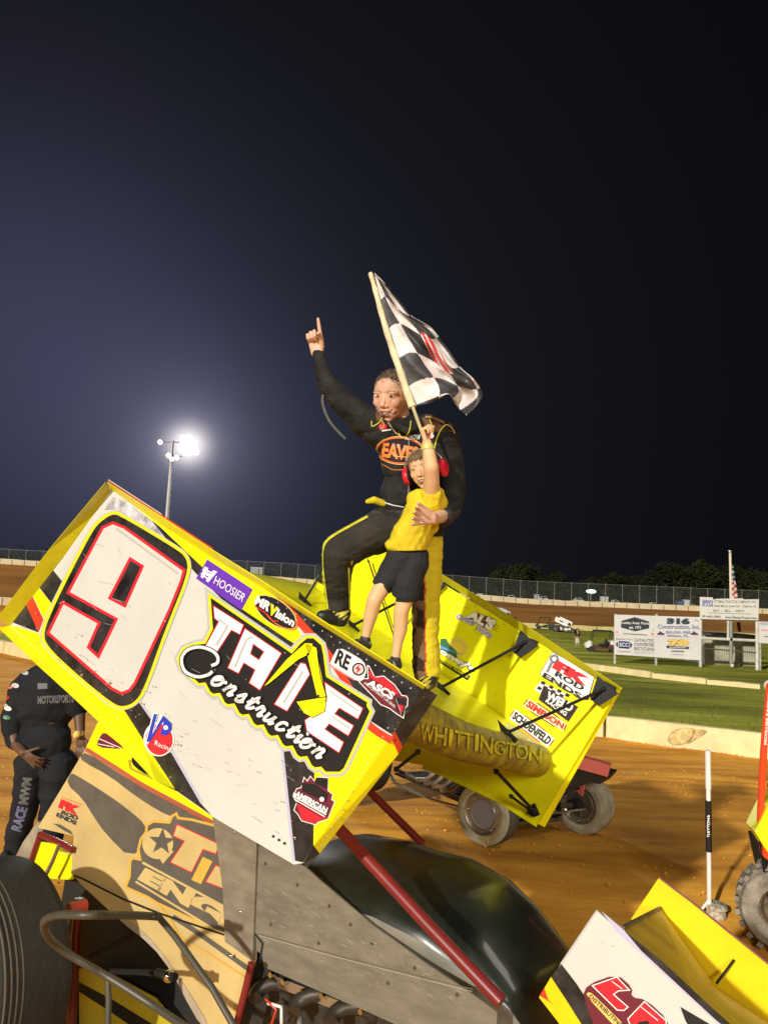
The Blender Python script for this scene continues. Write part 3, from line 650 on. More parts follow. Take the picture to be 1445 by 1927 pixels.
def flagpole():
    d = 46.0
    def A(x, y): r = ray(x, y); return CAM+r*(d/r.y)
    a, b_ = A(1373, 1040), A(1377, 1240); z0 = GZ(b_.x, d); root = thing('flagpole', (b_.x, d, z0), 'white flagpole rising behind the tall sign', 'flagpole')
    MB().tube([(b_.x, d, z0), (a.x, d, a.z)], [.09, .07], mat('cream_pole', (0.66, 0.55, 0.44), .5), 10).build('pole', root); MB().sphere(a+V((0, 0, .08)), .1, ALU, n=6).build('finial', root)
    ST, FR, FB = mat('flag_white', (0.62, 0.56, 0.52), .7), mat('flag_red', (0.35, 0.03, 0.03), .7), mat('flag_blue', (0.04, 0.06, 0.12), .7)
    def fn(u, v):
        x = 1374.5+v*(4+u*8)+u*1.0; y = 1062+u*78+v*u*6; p = A(x, y); p.y += .12*math.sin(v*9+u*3); return p
    def mf(u, v):
        if u < .38: return FB if (int(u*26)+int(v*6)) % 3 else ST
        return FR if int((u-.38)*15+v*2.0) % 2 else ST
    f = MB(); f.grid(fn, 40, 10, ST, mf=mf); o = f.build('striped_flag'); tag(o, 'limp striped flag with a starred blue corner hanging on the pole', 'flag')
    g = MB()
    def fn2(u, v):
        p = A(1385+v*9-u*2*v+u*3, 1170+u*18+v*2); p.y += .1*math.sin(v*8); return p
    g.grid(fn2, 8, 8, MAR); o = g.build('maroon_flag'); tag(o, 'small maroon cloth hanging low beside the flagpole, seen through the sign bay', 'flag')
flagpole()
# ================================================================ near racing car
B0 = GP(700, 1990); CARLOC = W(1.2, 0.8, 0); CARLOC.z = GZ(CARLOC.x, CARLOC.y)
car = thing('winged_race_car', CARLOC, 'black and yellow winged sprint race car numbered nine that the two people stand on', 'race car')
z1 = lambda p: Z(0, 880, 3.0104, p); z2 = lambda p: Z(300, 1080, 2.676, p); z3 = lambda p: Z(0, 1340, 3.0104, p); zb = lambda p: Z(560, 1180, 4.8167, p)
zc = lambda p: Z(0, 1120, 3.6125, p); zl = lambda p: Z(0, 1000, 6.568, p); z7 = lambda p: Z(760, 1040, 3.4405, p); z8 = lambda p: Z(980, 1560, 3.1075, p); z4 = lambda p: Z(400, 1450, 2.125, p)
def q4(a, b, c, d, z): return z([a, b, c, d])
def left_board():
    mb = MB(); fn = lambda x, y, o: BP(x, y, 0, -o); f = Face(mb, fn, 0.0012)
    out = [(209, 913), (797, 1292), (737, 1385), (590, 1590), (571, 1624), (553, 1627), (399, 1536), (331, 1488), (274, 1411), (188, 1326), (91, 1242), (20, 1177)]
    mb.slab([BP(x, y, 0) for x, y in out], YW*0.012, WHT, YEL)
    def fl(inner, outer, yo, m, ms=None):
        for i in range(len(inner)-1):
            mm = ms[i] if ms else m
            a, b, c, d = BP(*inner[i], 0), BP(*inner[i+1], 0), BP(*outer[i+1], yo), BP(*outer[i], yo); n = (b-a).cross(c-a).normalized()*.003
            mb.slab([a, b, c, d], n, mm)
    fl([(20, 1177), (120, 1048), (209, 922)], [(-4, 1162), (91, 1036), (199, 907)], -.055, mat('shaded_yellow_flange', (0.46, 0.40, 0.01), .4, var=.15, dirt=.3))  # rear flange turned from the lamps, its shade put into the yellow
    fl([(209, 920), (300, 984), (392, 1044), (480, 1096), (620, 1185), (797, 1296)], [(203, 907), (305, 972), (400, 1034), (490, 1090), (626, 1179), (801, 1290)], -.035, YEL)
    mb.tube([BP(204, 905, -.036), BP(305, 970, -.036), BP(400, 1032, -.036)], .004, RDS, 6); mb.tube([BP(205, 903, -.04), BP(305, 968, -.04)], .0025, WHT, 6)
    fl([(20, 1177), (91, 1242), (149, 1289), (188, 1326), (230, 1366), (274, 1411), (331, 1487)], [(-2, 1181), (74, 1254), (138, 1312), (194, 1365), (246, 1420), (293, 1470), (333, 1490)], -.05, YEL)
    fl([(797, 1292), (743, 1376), (736, 1388), (590, 1590), (571, 1624)], [(822, 1308), (757, 1404), (749, 1418), (601, 1605), (577, 1632)], .045, None, [BLK, RDS, YEL, BLK])
    P = f.poly
    P([(515, 1112), (797, 1292), (738, 1383), (695, 1355), (640, 1262), (596, 1200), (555, 1158), (518, 1130)], BLK)
    P([(213, 924), (300, 984), (392, 1044), (480, 1096), (522, 1122), (522, 1135), (560, 1182), (582, 1226), (558, 1214), (509, 1185), (457, 1147), (400, 1085), (300, 990), (238, 940)], YEL)
    P([(285, 979), (300, 990), (400, 1085), (457, 1147), (558, 1214), (590, 1250), (470, 1172), (420, 1130), (368, 1078), (330, 1035)], BLK)
    P([(213, 935), (240, 945), (285, 979), (320, 1025), (270, 990), (218, 958), (195, 960)], mat('chrome_print', (0.45, 0.45, 0.52), .25, var=.5, vs_=12, c2=(0.7, .7, .75)), 1)
    P(zl([(660, 480), (790, 640), (650, 900), (480, 680)]), BLK); P(zl([(480, 690), (640, 890), (550, 1090), (410, 800)]), YEL); P(zl([(400, 790), (540, 1090), (480, 1250), (330, 910)]), RDS); P(zl([(330, 910), (480, 1250), (150, 1120)]), BLK)
    P([(20, 1176), (75, 1192), (80, 1215), (95, 1230), (200, 1325), (236, 1337), (331, 1487), (274, 1411), (188, 1326), (91, 1242)], YEL)
    P([(234, 1336), (262, 1318), (300, 1373), (330, 1425), (378, 1512), (399, 1535), (331, 1487), (300, 1440)], BLK)
    P([(533, 1400), (560, 1400), (592, 1440), (590, 1590), (571, 1623), (556, 1620)], BLK); f.line([(530, 1402), (553, 1620)], 5, LAV, 2); f.line([(262, 1318), (300, 1373), (330, 1425), (380, 1512)], 4, LAV, 2)
    P([(591, 1445), (640, 1400), (690, 1362), (737, 1385), (590, 1590)], YEL)
    st = crv([(520, 1130), (545, 1150), (572, 1180), (620, 1235), (660, 1300), (692, 1362), (738, 1394)]); f.line(st, 14, RDS, 2)
    # number plate and number
    pl = smooth_poly(z1([(560, 290), (640, 240), (700, 262), (1000, 440), (1075, 500), (1085, 600), (950, 930), (830, 1270), (770, 1350), (690, 1375), (620, 1345), (420, 1180), (250, 1020), (228, 930), (300, 760), (400, 560), (510, 350)]), 2)
    P(offset_poly(pl, 1.5), GRY, 2.4); P(pl, mat('lime_yellow_outline', (0.66, 0.62, 0.02), .35), 3); P(offset_poly(pl, -6), BLK, 4)
    nine = z1([(560, 400), (590, 345), (640, 322), (700, 345), (1035, 585), (1020, 640), (960, 790), (760, 1215), (730, 1255), (690, 1270), (640, 1245), (285, 935), (362, 775), (553, 883), (492, 1020), (562, 1085), (672, 855), (398, 705)])
    P(offset_poly(nine, 5.5), RED, 5); P(nine, WHT, 6)
    hole = z1([(742, 528), (797, 562), (704, 772), (634, 735)]); P(offset_poly(hole, 5.5), RED, 7); P(hole, BLK, 8)
    f.line(z1([(745, 790), (640, 748)]), 3, GRY, 6.5); f.line(z1([(1010, 600), (660, 345)]), 4, GRY, 6.4)
    # lettering plate
    pt = z2([(245, 95), (665, 385), (700, 345), (738, 312), (780, 312), (825, 352), (836, 400), (850, 510), (1058, 640), (1055, 662), (1072, 692), (938, 985), (912, 1008), (832, 1008)])
    sc = []
    for i in range(9):
        a = (800-i*73, 985-i*53); sc += [(a[0]+10, a[1]-2), (a[0]-20, a[1]+2), (a[0]-42, a[1]-14), (a[0]-52, a[1]-34)]
    pt += z2(sc[:-2]+[(150, 520), (105, 480), (88, 425), (118, 372), (180, 345), (225, 340), (258, 275)])
    P(offset_poly(pt, 5), GRY, 2.6); P(pt, YEL, 3.4); P(offset_poly(pt, -4.5), BK2, 4.4)
    def letter(p, lay=6, m=None):
        P(offset_poly(z2(p), 1.8), RED, lay); P(z2(p), m or PUR, lay+1)
    T1 = [(275, 165), (422, 258), (405, 302), (362, 280), (285, 398), (232, 368), (302, 240), (280, 222)]; letter(T1); f.line(z2([(285, 360), (345, 262), (300, 230)]), 4, GRY, 8)
    A1 = [(432, 278), (612, 400), (505, 582), (455, 548), (485, 482), (425, 445), (398, 498), (348, 472)]; letter(A1); letter([(475, 358), (522, 392), (500, 428), (462, 402)], 8, BK2); f.line(z2([(380, 470), (440, 330), (470, 315)]), 4, GRY, 7.6)
    letter([(735, 455), (755, 505), (642, 688), (582, 655), (712, 450)]); f.line(z2([(625, 650), (722, 490)]), 4, GRY, 8)
    E1 = [(835, 550), (1022, 678), (998, 728), (905, 672), (880, 705), (975, 765), (950, 812), (855, 752), (830, 782), (925, 848), (903, 897), (745, 792), (735, 738), (790, 700), (845, 640)]
    letter(E1); f.line(z2([(860, 590), (1000, 690)]), 3, GRY, 8); f.line(z2([(870, 720), (955, 775)]), 3, GRY, 8)
    # excavator drawing
    ex = [[(528, 566), (640, 432), (735, 348), (772, 352), (760, 400), (700, 430), (560, 545)], [(735, 348), (790, 372), (838, 622), (800, 640), (752, 440)], [(690, 642), (838, 620), (832, 690), (772, 722), (728, 700)]]
    for e in ex: P(offset_poly(z2(e), 1.2), BK2, 9); P(z2(e), YEL, 10)
    f.line(z2([(795, 400), (812, 520), (842, 622)]), 1.6, BK2, 11); f.line(z2([(690, 642), (838, 618)]), 1.5, BK2, 11); P(z2(circ((748, 405), 7)), BK2, 11); P(z2(circ((800, 615), 7)), BK2, 11)
    # script lettering
    bx, by, cs = 0.815, 0.58, 1.0
    ang = math.atan2(430, 610); ca, sa = math.cos(ang), math.sin(ang); sl = 0.28
    def tr(p, o, k): 
        x, y = (p[0]+p[1]*sl)*k, p[1]*k
        return (o[0]+x*ca+y*sa, o[1]+x*sa-y*ca)
    G = {'o': [(.0, .25), (.25, .55), (.1, .62), (-.08, .4), (0, .05), (.2, -.02), (.42, .2), (.4, .5), (.25, .55), (.5, .48), (.62, .55)],
         'n': [(0, .55), (.08, .5), (.02, .0), (.08, .35), (.28, .6), (.42, .5), (.38, .05), (.48, 0), (.6, .2)], 's': [(0, .2), (.25, .62), (.3, .5), (.38, .2), (.25, 0), (.05, .04), (.3, .02), (.5, .2)],
         't': [(0, .25), (.25, .95), (.15, .2), (.22, 0), (.4, .12), (.5, .3)], 'r': [(0, .2), (.15, .65), (.22, .5), (.38, .52), (.34, .1), (.42, 0), (.55, .2)],
         'u': [(0, .55), (.02, .12), (.15, 0), (.35, .2), (.42, .58), (.4, .1), (.5, 0), (.62, .2)], 'c': [(.38, .48), (.3, .6), (.08, .5), (0, .2), (.12, 0), (.32, .05), (.5, .25)], 'i': [(0, .3), (.1, .58), (.08, .1), (.16, 0), (.3, .2)]}
    adv = {'o': 58, 'n': 60, 's': 50, 't': 46, 'r': 52, 'u': 62, 'c': 50, 'i': 34}
    segs = [crv(z2([(262, 462), (292, 448), (293, 415), (262, 385), (200, 368), (140, 385), (112, 430), (130, 490), (190, 518), (245, 508), (268, 490)]), 5)]; ws = [3.2]
    p = 0
    for ch in 'onstruction':
        o = (262+p*ca, 548+p*sa); segs.append(crv(z2([tr(g, o, 84 if p < 700 else 90) for g in G[ch]]), 4)); p += adv[ch]*1.19
        if ch == 't': segs.append(z2([tr((-.05, .62), o, 84), tr((.5, .66), o, 84)]))
        if ch == 'i': segs.append(z2([tr((.2, .78), o, 84), tr((.28, .86), o, 84)]))
    for s_ in segs: f.line(s_, 9.5, BK2, 11.5)
    for s_ in segs: f.line(s_, 6.2, GRY, 12.3); 
    for s_ in segs: f.line(s_, 4.8, PUR, 13)
    # stickers
    P(z1([(1175, 520), (1432, 690), (1368, 808), (1112, 628)]), PRP, 3); f.text('HOOSIER', z1([(1210, 655), (1372, 762), (1398, 722), (1226, 612)]), PUR, 4, .0, 1); f.text('H', z1([(1138, 618), (1180, 650), (1232, 590), (1160, 560)]), PUR, 4, .06); f.line(z1([(1150, 575), (1215, 600)]), 2.5, PUR, 4.4); f.line(z1([(1140, 600), (1190, 640)]), 2.5, PUR, 4.4)
    ov = z2(circ((585, 192), 118, 30, 58, .62)); P(offset_poly(ov, 2), YLP, 3); P(ov, BK2, 4); P(z2(circ((610, 215), 100, 24, 44, .62)), ORG, 4.4); P(z2(circ((606, 208), 96, 24, 44, .62)), BK2, 4.8)
    f.text('MR', z2([(478, 148), (548, 192), (570, 150), (495, 108)]), PUR, 6, .05, out=BK2, ow=.06); f.text('Vision', z2([(545, 196), (672, 268), (690, 232), (568, 152)]), PUR, 6, .04); f.text('V', z2([(548, 200), (580, 220), (600, 170), (562, 148)]), YEL, 7, .06); f.line(z2([(480, 160), (545, 205), (570, 235), (600, 238)]), 2, RED, 6)
    P(smooth_poly(zb([(370, 178), (520, 258), (600, 310), (628, 390), (600, 470), (530, 494), (284, 350), (320, 270)]), 1), PUR, 3); P(zb([(290, 330), (500, 458), (520, 488), (284, 350)]), PNK, 4); f.text('CUSTOM INJECTORS', zb([(300, 352), (488, 468), (494, 454), (306, 338)]), PUR, 5, .01)
    f.text('RE', zb([(330, 325), (450, 398), (490, 270), (375, 200)]), BK2, 4, .04); f.loop(zb(circ((552, 382), 52)), 3.0, BK2, 4); P(zb(circ((552, 382), 46)), mat('pale_pink', (0.7, 0.5, 0.5), .4), 3.6); P(zb([(560, 340), (520, 378), (545, 384), (528, 425), (575, 378), (552, 372)]), RED, 5)
    a_ = zb([(628, 345), (650, 350), (700, 450), (780, 440), (880, 520), (945, 615), (985, 622), (1003, 645), (998, 715), (975, 735), (962, 832), (895, 790), (830, 740), (750, 705), (690, 640), (550, 495), (600, 462), (635, 465)]); P(a_, PUR, 3); P(offset_poly(a_, -1.6), MAR, 4)
    P(smooth_poly(zb([(640, 380), (700, 462), (780, 455), (870, 530), (925, 620), (840, 590), (700, 480), (650, 455)]), 1), RED, 5); f.text('ASCS', zb([(620, 520), (850, 665), (890, 600), (655, 470)]), PUR, 7, .05, out=MAR, ow=.06); f.text('AMERICAN SPRINT CAR SERIES', zb([(600, 512), (880, 735), (888, 712), (612, 492)]), PUR, 6, .0)
    P(zb([(880, 640), (985, 650), (960, 800), (900, 760)]), BK2, 5); P(zb([(905, 700), (960, 712), (950, 770), (915, 745)]), RED, 6); f.line(zb([(890, 650), (940, 790)]), 1, GRY, 7)
    f.poly(zc(circ((1082, 978), 104, 28, 118, 0)), PUR, 3.2); f.poly(zc(circ((1084, 982), 92, 28, 106, 0)), RED, 4)
    f.poly(zc([(1040, 800), (1075, 806), (1045, 925), (1095, 815), (1120, 830), (1005, 1015), (990, 1005)]), PUR, 5); f.poly(zc([(1048, 806), (1070, 810), (1035, 945), (1008, 1003), (997, 995)]), BLU, 6); f.poly(zc([(1110, 818), (1165, 872), (1165, 920), (1135, 955), (1090, 945), (1120, 845), (1080, 900), (1020, 1000), (1010, 990)]), BLU, 6); f.poly(zc(circ((1128, 900), 16)), PUR, 7)
    f.text('Racing', zc([(1050, 1030), (1160, 1072), (1172, 1035), (1058, 985)]), PUR, 6, .0)
    bd = z2([(728, 1020), (745, 1040), (760, 1015), (785, 1045), (800, 1020), (850, 1025), (850, 1090), (875, 1110), (868, 1135), (885, 1145), (850, 1235), (800, 1252), (785, 1265), (715, 1245), (695, 1210), (675, 1190), (690, 1150), (672, 1120), (690, 1080), (712, 1075)]); P(bd, PUR, 3); P(offset_poly(bd, -1.4), MAR, 4)
    P(z2([(790, 1025), (848, 1030), (846, 1085), (780, 1050)]), BK2, 5); P(z2([(715, 1050), (790, 1060), (850, 1110), (840, 1150), (720, 1095)]), BK2, 5); P(z2(circ((818, 1135), 12)), PUR, 6); P(z2([(690, 1150), (845, 1225), (780, 1255), (720, 1240)]), RED, 5)
    P(z2([(676, 1100), (846, 1195), (838, 1215), (672, 1122)]), PUR, 6); f.text('AMERICAN', z2([(680, 1120), (838, 1208), (850, 1178), (692, 1090)]), PUR, 8, .05, out=BK2, ow=.08); f.line(z2([(680, 1135), (832, 1222)]), 2, PUR, 7); f.line(z2([(682, 1146), (826, 1230)]), 1.5, BK2, 7)
    for a in ((573, 1322), (602, 1340), (630, 1357)): P(z2(circ(a, 7)), BK2, 3)
    f.line(z2([(470, 1222), (515, 1252)]), 2, GRY, 3); f.line(z2([(585, 1295), (600, 1308)]), 1.6, GRY, 3)
    rnd = random.Random(4)
    for _ in range(70):                                       # paint chips
        x, y = rnd.uniform(110, 780), rnd.uniform(950, 1580)
        if not (y > 930+.65*(x-203) and y < 1200+.72*x and x < 780-(max(0, y-1300))*.75): continue
        a = rnd.uniform(0, 3); l = rnd.uniform(1, 4); f.line([(x, y), (x+l*math.cos(a), y+l*math.sin(a))], rnd.uniform(.4, 1.2), rnd.choice([PUR, GRY]), 14)
    for x, y in zb([(1135, 635), (990, 770), (910, 865), (880, 925), (855, 965)]): P([(x-2.2, y-1), (x+2.2, y-1.8), (x+1.6, y+1.4), (x-2, y+1.5)], CHR, 3)
    for i in range(34):
        x = 225+i*16.6; mb.sphere(BP(x, 912+.648*(x-203)+14, 0, -.003), .0035, GRY, n=4)
    for i in range(14):
        x, y = 716-i*9.6, 1372+i*17-6; mb.sphere(BP(x+14, y+4, 0, -.003), .0035, GRY, n=4)
    for _ in range(26):
        x, y = rnd.uniform(150, 560), 0; y = 960+.65*(x-203)+rnd.uniform(40, 330)
        if y < 1190+(x-40)*.74: a = rnd.uniform(.2, 1.1); l = rnd.uniform(8, 34); f.line([(x, y), (x+l*math.cos(a), y+l*math.sin(a))], .45, GRY, 14.2)
    mud = mat('clay_spatter', (0.36, 0.24, 0.12), .9)
    for _ in range(150):
        t = rnd.random(); x = 40+t*520; y = 1215+(x-40)*.78-abs(rnd.gauss(0, 50)); s_ = rnd.uniform(.5, 1.7)*(1 if rnd.random() < .9 else 1.8)
        if y < 1190+(x-40)*.77 and x < 560: P([(x+s_*math.cos(a+_)*rnd.uniform(.6, 1.3), y+s_*math.sin(a+_)*rnd.uniform(.6, 1.3)) for a in (0, 1.05, 2.1, 3.14, 4.2, 5.2)], mud, 14.5)
    for i in range(15):
        x, y = 30+i*20.5, 1185+i*20.2; mb.sphere(BP(x+4, y-6, 0, -.003), .0045, CHR, n=4)
    mb.build('side_board', car, 'outer left wing board with a large number nine and script lettering')
left_board()
def right_board():
    mb = MB(); f = Face(mb, lambda x, y, o: BP(x, y, 1.63, -o), 0.0012)
    out = [(657, 992), (1160, 1297), (1147, 1322), (1012, 1550), (939, 1503), (866, 1468), (796, 1440), (733, 1430), (520, 1240)]
    mb.slab([BP(x, y, 1.63) for x, y in out], YW*0.012, YEL)
    def fl(inner, outer, yo, m):
        for i in range(len(inner)-1):
            a, b, c, d = BP(*inner[i], 1.63), BP(*inner[i+1], 1.63), BP(*outer[i+1], yo), BP(*outer[i], yo); mb.slab([a, b, c, d], (b-a).cross(c-a).normalized()*.004, m)
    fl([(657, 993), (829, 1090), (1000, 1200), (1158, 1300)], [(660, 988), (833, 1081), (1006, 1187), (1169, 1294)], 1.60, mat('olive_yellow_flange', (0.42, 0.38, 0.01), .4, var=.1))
    fl([(1158, 1300), (1147, 1322), (1012, 1550)], [(1169, 1294), (1150, 1330), (1024, 1556)], 1.66, YEL)
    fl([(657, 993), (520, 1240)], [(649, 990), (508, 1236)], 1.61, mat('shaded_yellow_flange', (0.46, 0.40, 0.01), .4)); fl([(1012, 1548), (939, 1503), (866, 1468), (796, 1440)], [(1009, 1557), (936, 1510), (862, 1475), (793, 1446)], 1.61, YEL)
    P = f.poly; q = q4
    # AL'S style sticker
    f.line(z7([(345, 325), (325, 345), (285, 480), (300, 495), (345, 470)]), .8, YLP, 2); f.line(z7([(345, 325), (370, 350), (425, 360)]), .8, YLP, 2)
    f.text("AL'S", z7([(400, 415), (560, 510), (605, 440), (430, 370)]), PUR, 5, .07, out=MAR, ow=.10)
    for k in (0, 1, 2): f.line(z7([(470+k*2, 392+k*12), (612-k*5, 478+k*16)]), .8, MAR, 3)
    f.text('Drive', z7([(335, 425), (450, 475), (465, 435), (350, 395)]), LIL, 7, .03, out=PUR, ow=.05); f.text('Wurx', z7([(450, 495), (560, 558), (585, 520), (475, 465)]), LIL, 7, .03, out=PUR, ow=.05)
    # sun sticker
    sun = (342, 615); rays = []
    for i in range(24): a = i*math.pi/12; rr = 74 if i % 2 == 0 else 52; rays.append((sun[0]+rr*math.cos(a), sun[1]+rr*math.sin(a)))
    P(z7(rays), YLP, 1.6); P(z7(circ(sun, 44)), mat('sun_yellow', (0.75, 0.6, 0.06), .5), 2.2); P(z7([(235, 560), (270, 555), (290, 590), (340, 640), (345, 680), (235, 640)]), GRN, 3); P(z7([(235, 600), (330, 640), (385, 662), (235, 622)]), SKB, 3.6)
    f.text("oney's", z7([(225, 655), (445, 790), (465, 735), (240, 615)]), PUR, 6, .06, out=BK2, ow=.06); P(z7([(235, 690), (430, 800), (410, 828), (235, 715)]), BK2, 3); f.text('HVAC SERVICE', z7([(240, 707), (412, 812), (418, 800), (246, 693)]), YEL, 5, .01)
    # FK
    P(offset_poly(z7([(960, 645), (1232, 795), (1190, 950), (1165, 950), (880, 785)]), 1.2), MAR, 2); P(z7([(960, 645), (1232, 795), (1190, 940), (1165, 950), (880, 785)]), PUR, 3)
    f.text('FK', z7([(955, 745), (1180, 870), (1215, 820), (985, 690)]), RED, 5, .12); P(z7(circ((972, 688), 30)), TXG, 5); P(z7(circ((972, 688), 14)), PUR, 6); f.line(z7([(955, 712), (925, 775)]), 5, TXG, 5)
    f.text('ROD', z7([(972, 797), (1152, 897), (1172, 864), (987, 764)]), BK2, 5, .04); f.text('ENDS', z7([(893, 805), (1138, 950), (1150, 915), (908, 773)]), BK2, 5, .04)
    # checker + WELD
    c0 = [(845, 885), (905, 830), (1050, 920), (1040, 985)]
    P(z7([(842, 885), (880, 838), (1050, 915), (1035, 940), (900, 925)]), PUR, 2.2)
    for i in range(7):
        for j in range(3):
            if (i+j) % 2: continue
            b_ = [(850, 885), (895, 918), (920, 880), (880, 838)]
            x0, y0 = 858+i*26+j*12, 880+i*13-j*17; P(z7([(x0, y0), (x0+24, y0+13), (x0+36, y0-4), (x0+12, y0-17)]), BK2, 3)
    P(offset_poly(z7([(905, 870), (1120, 1000), (1062, 1088), (875, 950)]), 1.5), MAR, 3.6); P(z7([(905, 870), (1120, 1000), (1062, 1088), (875, 950)]), BK2, 4.4)
    f.text('WELD', z7([(915, 945), (1075, 1035), (1105, 985), (935, 895)]), PUR, 6, .05); f.text('RACING', z7([(912, 965), (1045, 1060), (1058, 1035), (925, 948)]), PUR, 6, .03)
    for t, a, c in (('SIMPSON', [(765, 995), (1030, 1160), (1052, 1105), (810, 940)], RED), ('SCHOENFELD', [(680, 1075), (930, 1265), (975, 1200), (720, 1010)], BK2)):
        o = smooth_poly(z7(a), 1); P(offset_poly(o, 1.4), MAR if c is RED else RED, 3)
        P(offset_poly(z7(a), -.8), mat('cream_sticker', (0.70, 0.66, 0.36), .4) if c is RED else PUR, 4)
        q_ = offset_poly(z7([a[0], a[1], a[2], a[3]]), -3.2); f.text(t, q_, c, 5.5, .05)
    f.line(z7([(220, 912), (380, 1020), (600, 1150), (700, 1180)]), .7, mat('dark_olive', (0.20, 0.18, 0.01), .5), 2)
    rnd = random.Random(8)
    for _ in range(60):
        x, y = rnd.uniform(850, 1130), rnd.uniform(1150, 1500)
        P(circ((x, y), rnd.uniform(.4, .9), 5), mat('dark_olive', (0.20, 0.18, 0.01), .5), 9) if y > 1120+.63*(x-825) and y < 1500-.9*(x-1000) else None
    for i in range(12):
        x, y = 840+i*27, 1106+i*17.2; mb.sphere(BP(x, y, 1.63, -.002), .0035, MAR, n=4)
    mb.build('side_board', car, 'yellow right wing board seen from inside, covered with stickers')
right_board()
# centre foil
def zf(y, x=1.66): return -0.05-0.262*min(y, .75)-0.19*max(0, y-.75)-.26*(1-y/1.63)*max(0, 1-x/1.66)
FOIL = MB()
def foil():
    prof = []
    for i in range(9): prof.append((-0.06+1.72*i/8, -0.002*abs(i-4)+.01))
    for i in range(1, 9): a = math.pi/2-math.pi*i/8; prof.append((1.66+.078*math.cos(a), -.078+.078*math.sin(a)+.01*(1-i/8)))
    for i in range(1, 7): t = i/6; prof.append((1.66-1.72*t, -.156+.116*t-.045*math.sin(math.pi*t)))
    n = len(prof); ys = [0.012+i*(1.616-0.012)/20 for i in range(21)]
    vs = [W(x, y, z+zf(y, x)) for y in ys for x, z in prof]
    fl = []; 
    FOIL.add(vs, [(i*n+k, i*n+(k+1) % n, (i+1)*n+(k+1) % n, (i+1)*n+k) for i in range(20) for k in range(n)], YEL, True)
    # grime on the leading edge
    ag = mat('grimy_leading_edge', (0.26, 0.20, 0.035), .5, var=.4, vs_=12, c2=(0.42, 0.36, 0.03), dirt=.5, dirtc=(0.12, 0.08, 0.03))
    for k, i in enumerate(FOIL.f):
        kk = k % n
        if 8 <= kk <= 15: FOIL.m[k] = FOIL.mi(ag)
    for y in (ys[0], ys[-1]): FOIL.flat([W(x, y, z+zf(y, x)) for x, z in prof], YOL)
foil()
tree_foil = BVHTree.FromPolygons([tuple(v) for v in FOIL.v], FOIL.f)
def on_tree(tr, x, y, off, dmax=100):
    r = ray(x, y).normalized(); h = tr.ray_cast(CAM, r, dmax)
    if h[0] is None: return None
    n = h[1] if h[1].dot(r) < 0 else -h[1]
    return h[0]+n*off
def surf_draw(mb, tr, step=.0025, sub=1):
    last = [U(x_, y_, 3.5) for x_, y_ in ((0, 0),)][0]
    st = {'l': last}
    def fn(x, y, o):
        p = on_tree(tr, x, y, o)
        if p is None: return st['l']
        st['l'] = p; return p
    return Face(mb, fn, step, sub)
lw = MB(); fw = surf_draw(lw, tree_foil, .0016, 2)
zg = lambda p: Z(740, 1280, 3.284, p)
for i, ch in enumerate('WHITTINGTON'):
    ws = [70, 62, 34, 46, 46, 34, 66, 62, 44, 66, 66]; x0 = 160+sum(ws[:i])*1.265; x1 = x0+ws[i]*1.265
    if ch == 'I': x0 += 9; x1 -= 7
    def top(x): return 262+(x-160)*.205+(8 if x > 600 else 0)
    def bot(x): return 372+(x-160)*.185
    q = zg([(x0, bot(x0)), (x1-6, bot(x1)), (x1+2, top(x1)), (x0+4, top(x0))])
    fw.text(ch, offset_poly(q, 1.8), mat('tan_outline', (0.30, 0.22, 0.12), .5), 1, .07); fw.text(ch, offset_poly(q, 1.0), BK2, 2, .06); fw.text(ch, q, mat('grimy_letter_yellow', (0.50, 0.43, 0.02), .5, var=.45, vs_=18, c2=(.72, .66, .02)), 3, .02)
FOIL.merge(lw); fo = FOIL.build('wing_foil', car, 'dirty yellow centre foil with a name lettered along its leading edge')
# struts of the wing
def strut(pa, ya, pb, yb, r=.0088, plates=True, nm='wing_strut'):
    b = MB(); A, B = (BP(*pa, ya) if ya is not None else on_tree(tree_foil, pa[0], pa[1], .006)), BP(*pb, yb); b.tube([A, A+(B-A)*.06, A+(B-A)*.94, B], [r*.7, r, r, r*.7], BTB, 10)
    d = (B-A).normalized()
    for P_, s in ((A, 1), (B, -1)):
        b.sphere(P_+d*s*.02, r*1.7, BTB, n=6)
        if plates: b.slab([P_+XW*.075+ZW*.01, P_-XW*.075+ZW*.035, P_-XW*.03-ZW*.07+d*s*.05, P_+XW*.035-ZW*.075+d*s*.05], YW*.006, BTB)
    b.build(nm, car)
strut((826, 1297), None, (992, 1206), 1.60); strut((950, 1382), None, (1140, 1295), 1.60); strut((660, 1180), None, (822, 1096), 1.6); strut((572, 1132), 1.15, (607, 1074), 1.6); strut((692, 1052), 1.58, (742, 1200), 1.60, .005, False)
strut((930, 1448), 1.3, (1008, 1530), 1.6, .010, False); strut((958, 1496), 1.45, (1000, 1527), 1.6, .008, False); strut((742, 1450), .35, (790, 1412), .25, .007, False); MB().slab([BP(x, y, 1.60) for x, y in ((996, 1518), (1004, 1512), (1013, 1534), (1004, 1538), (990, 1530))], YW*.02, BTB).build('strut_plate', car)
MB().slab([BP(x, y, 1.60) for x, y in ((985, 1196), (1010, 1207), (1004, 1218), (992, 1221), (978, 1216), (982, 1204))], YW*.02, BTB).build('strut_plate', car)
MB().slab([BP(x, y, 1.60) for x, y in ((1136, 1282), (1158, 1293), (1152, 1305), (1130, 1303), (1128, 1296))], YW*.02, BTB).build('strut_plate', car)
MB().slab([BP(x, y, 1.58) for x, y in ((820, 1088), (831, 1092), (829, 1101), (818, 1100))], YW*.02, GRY).build('strut_plate', car)
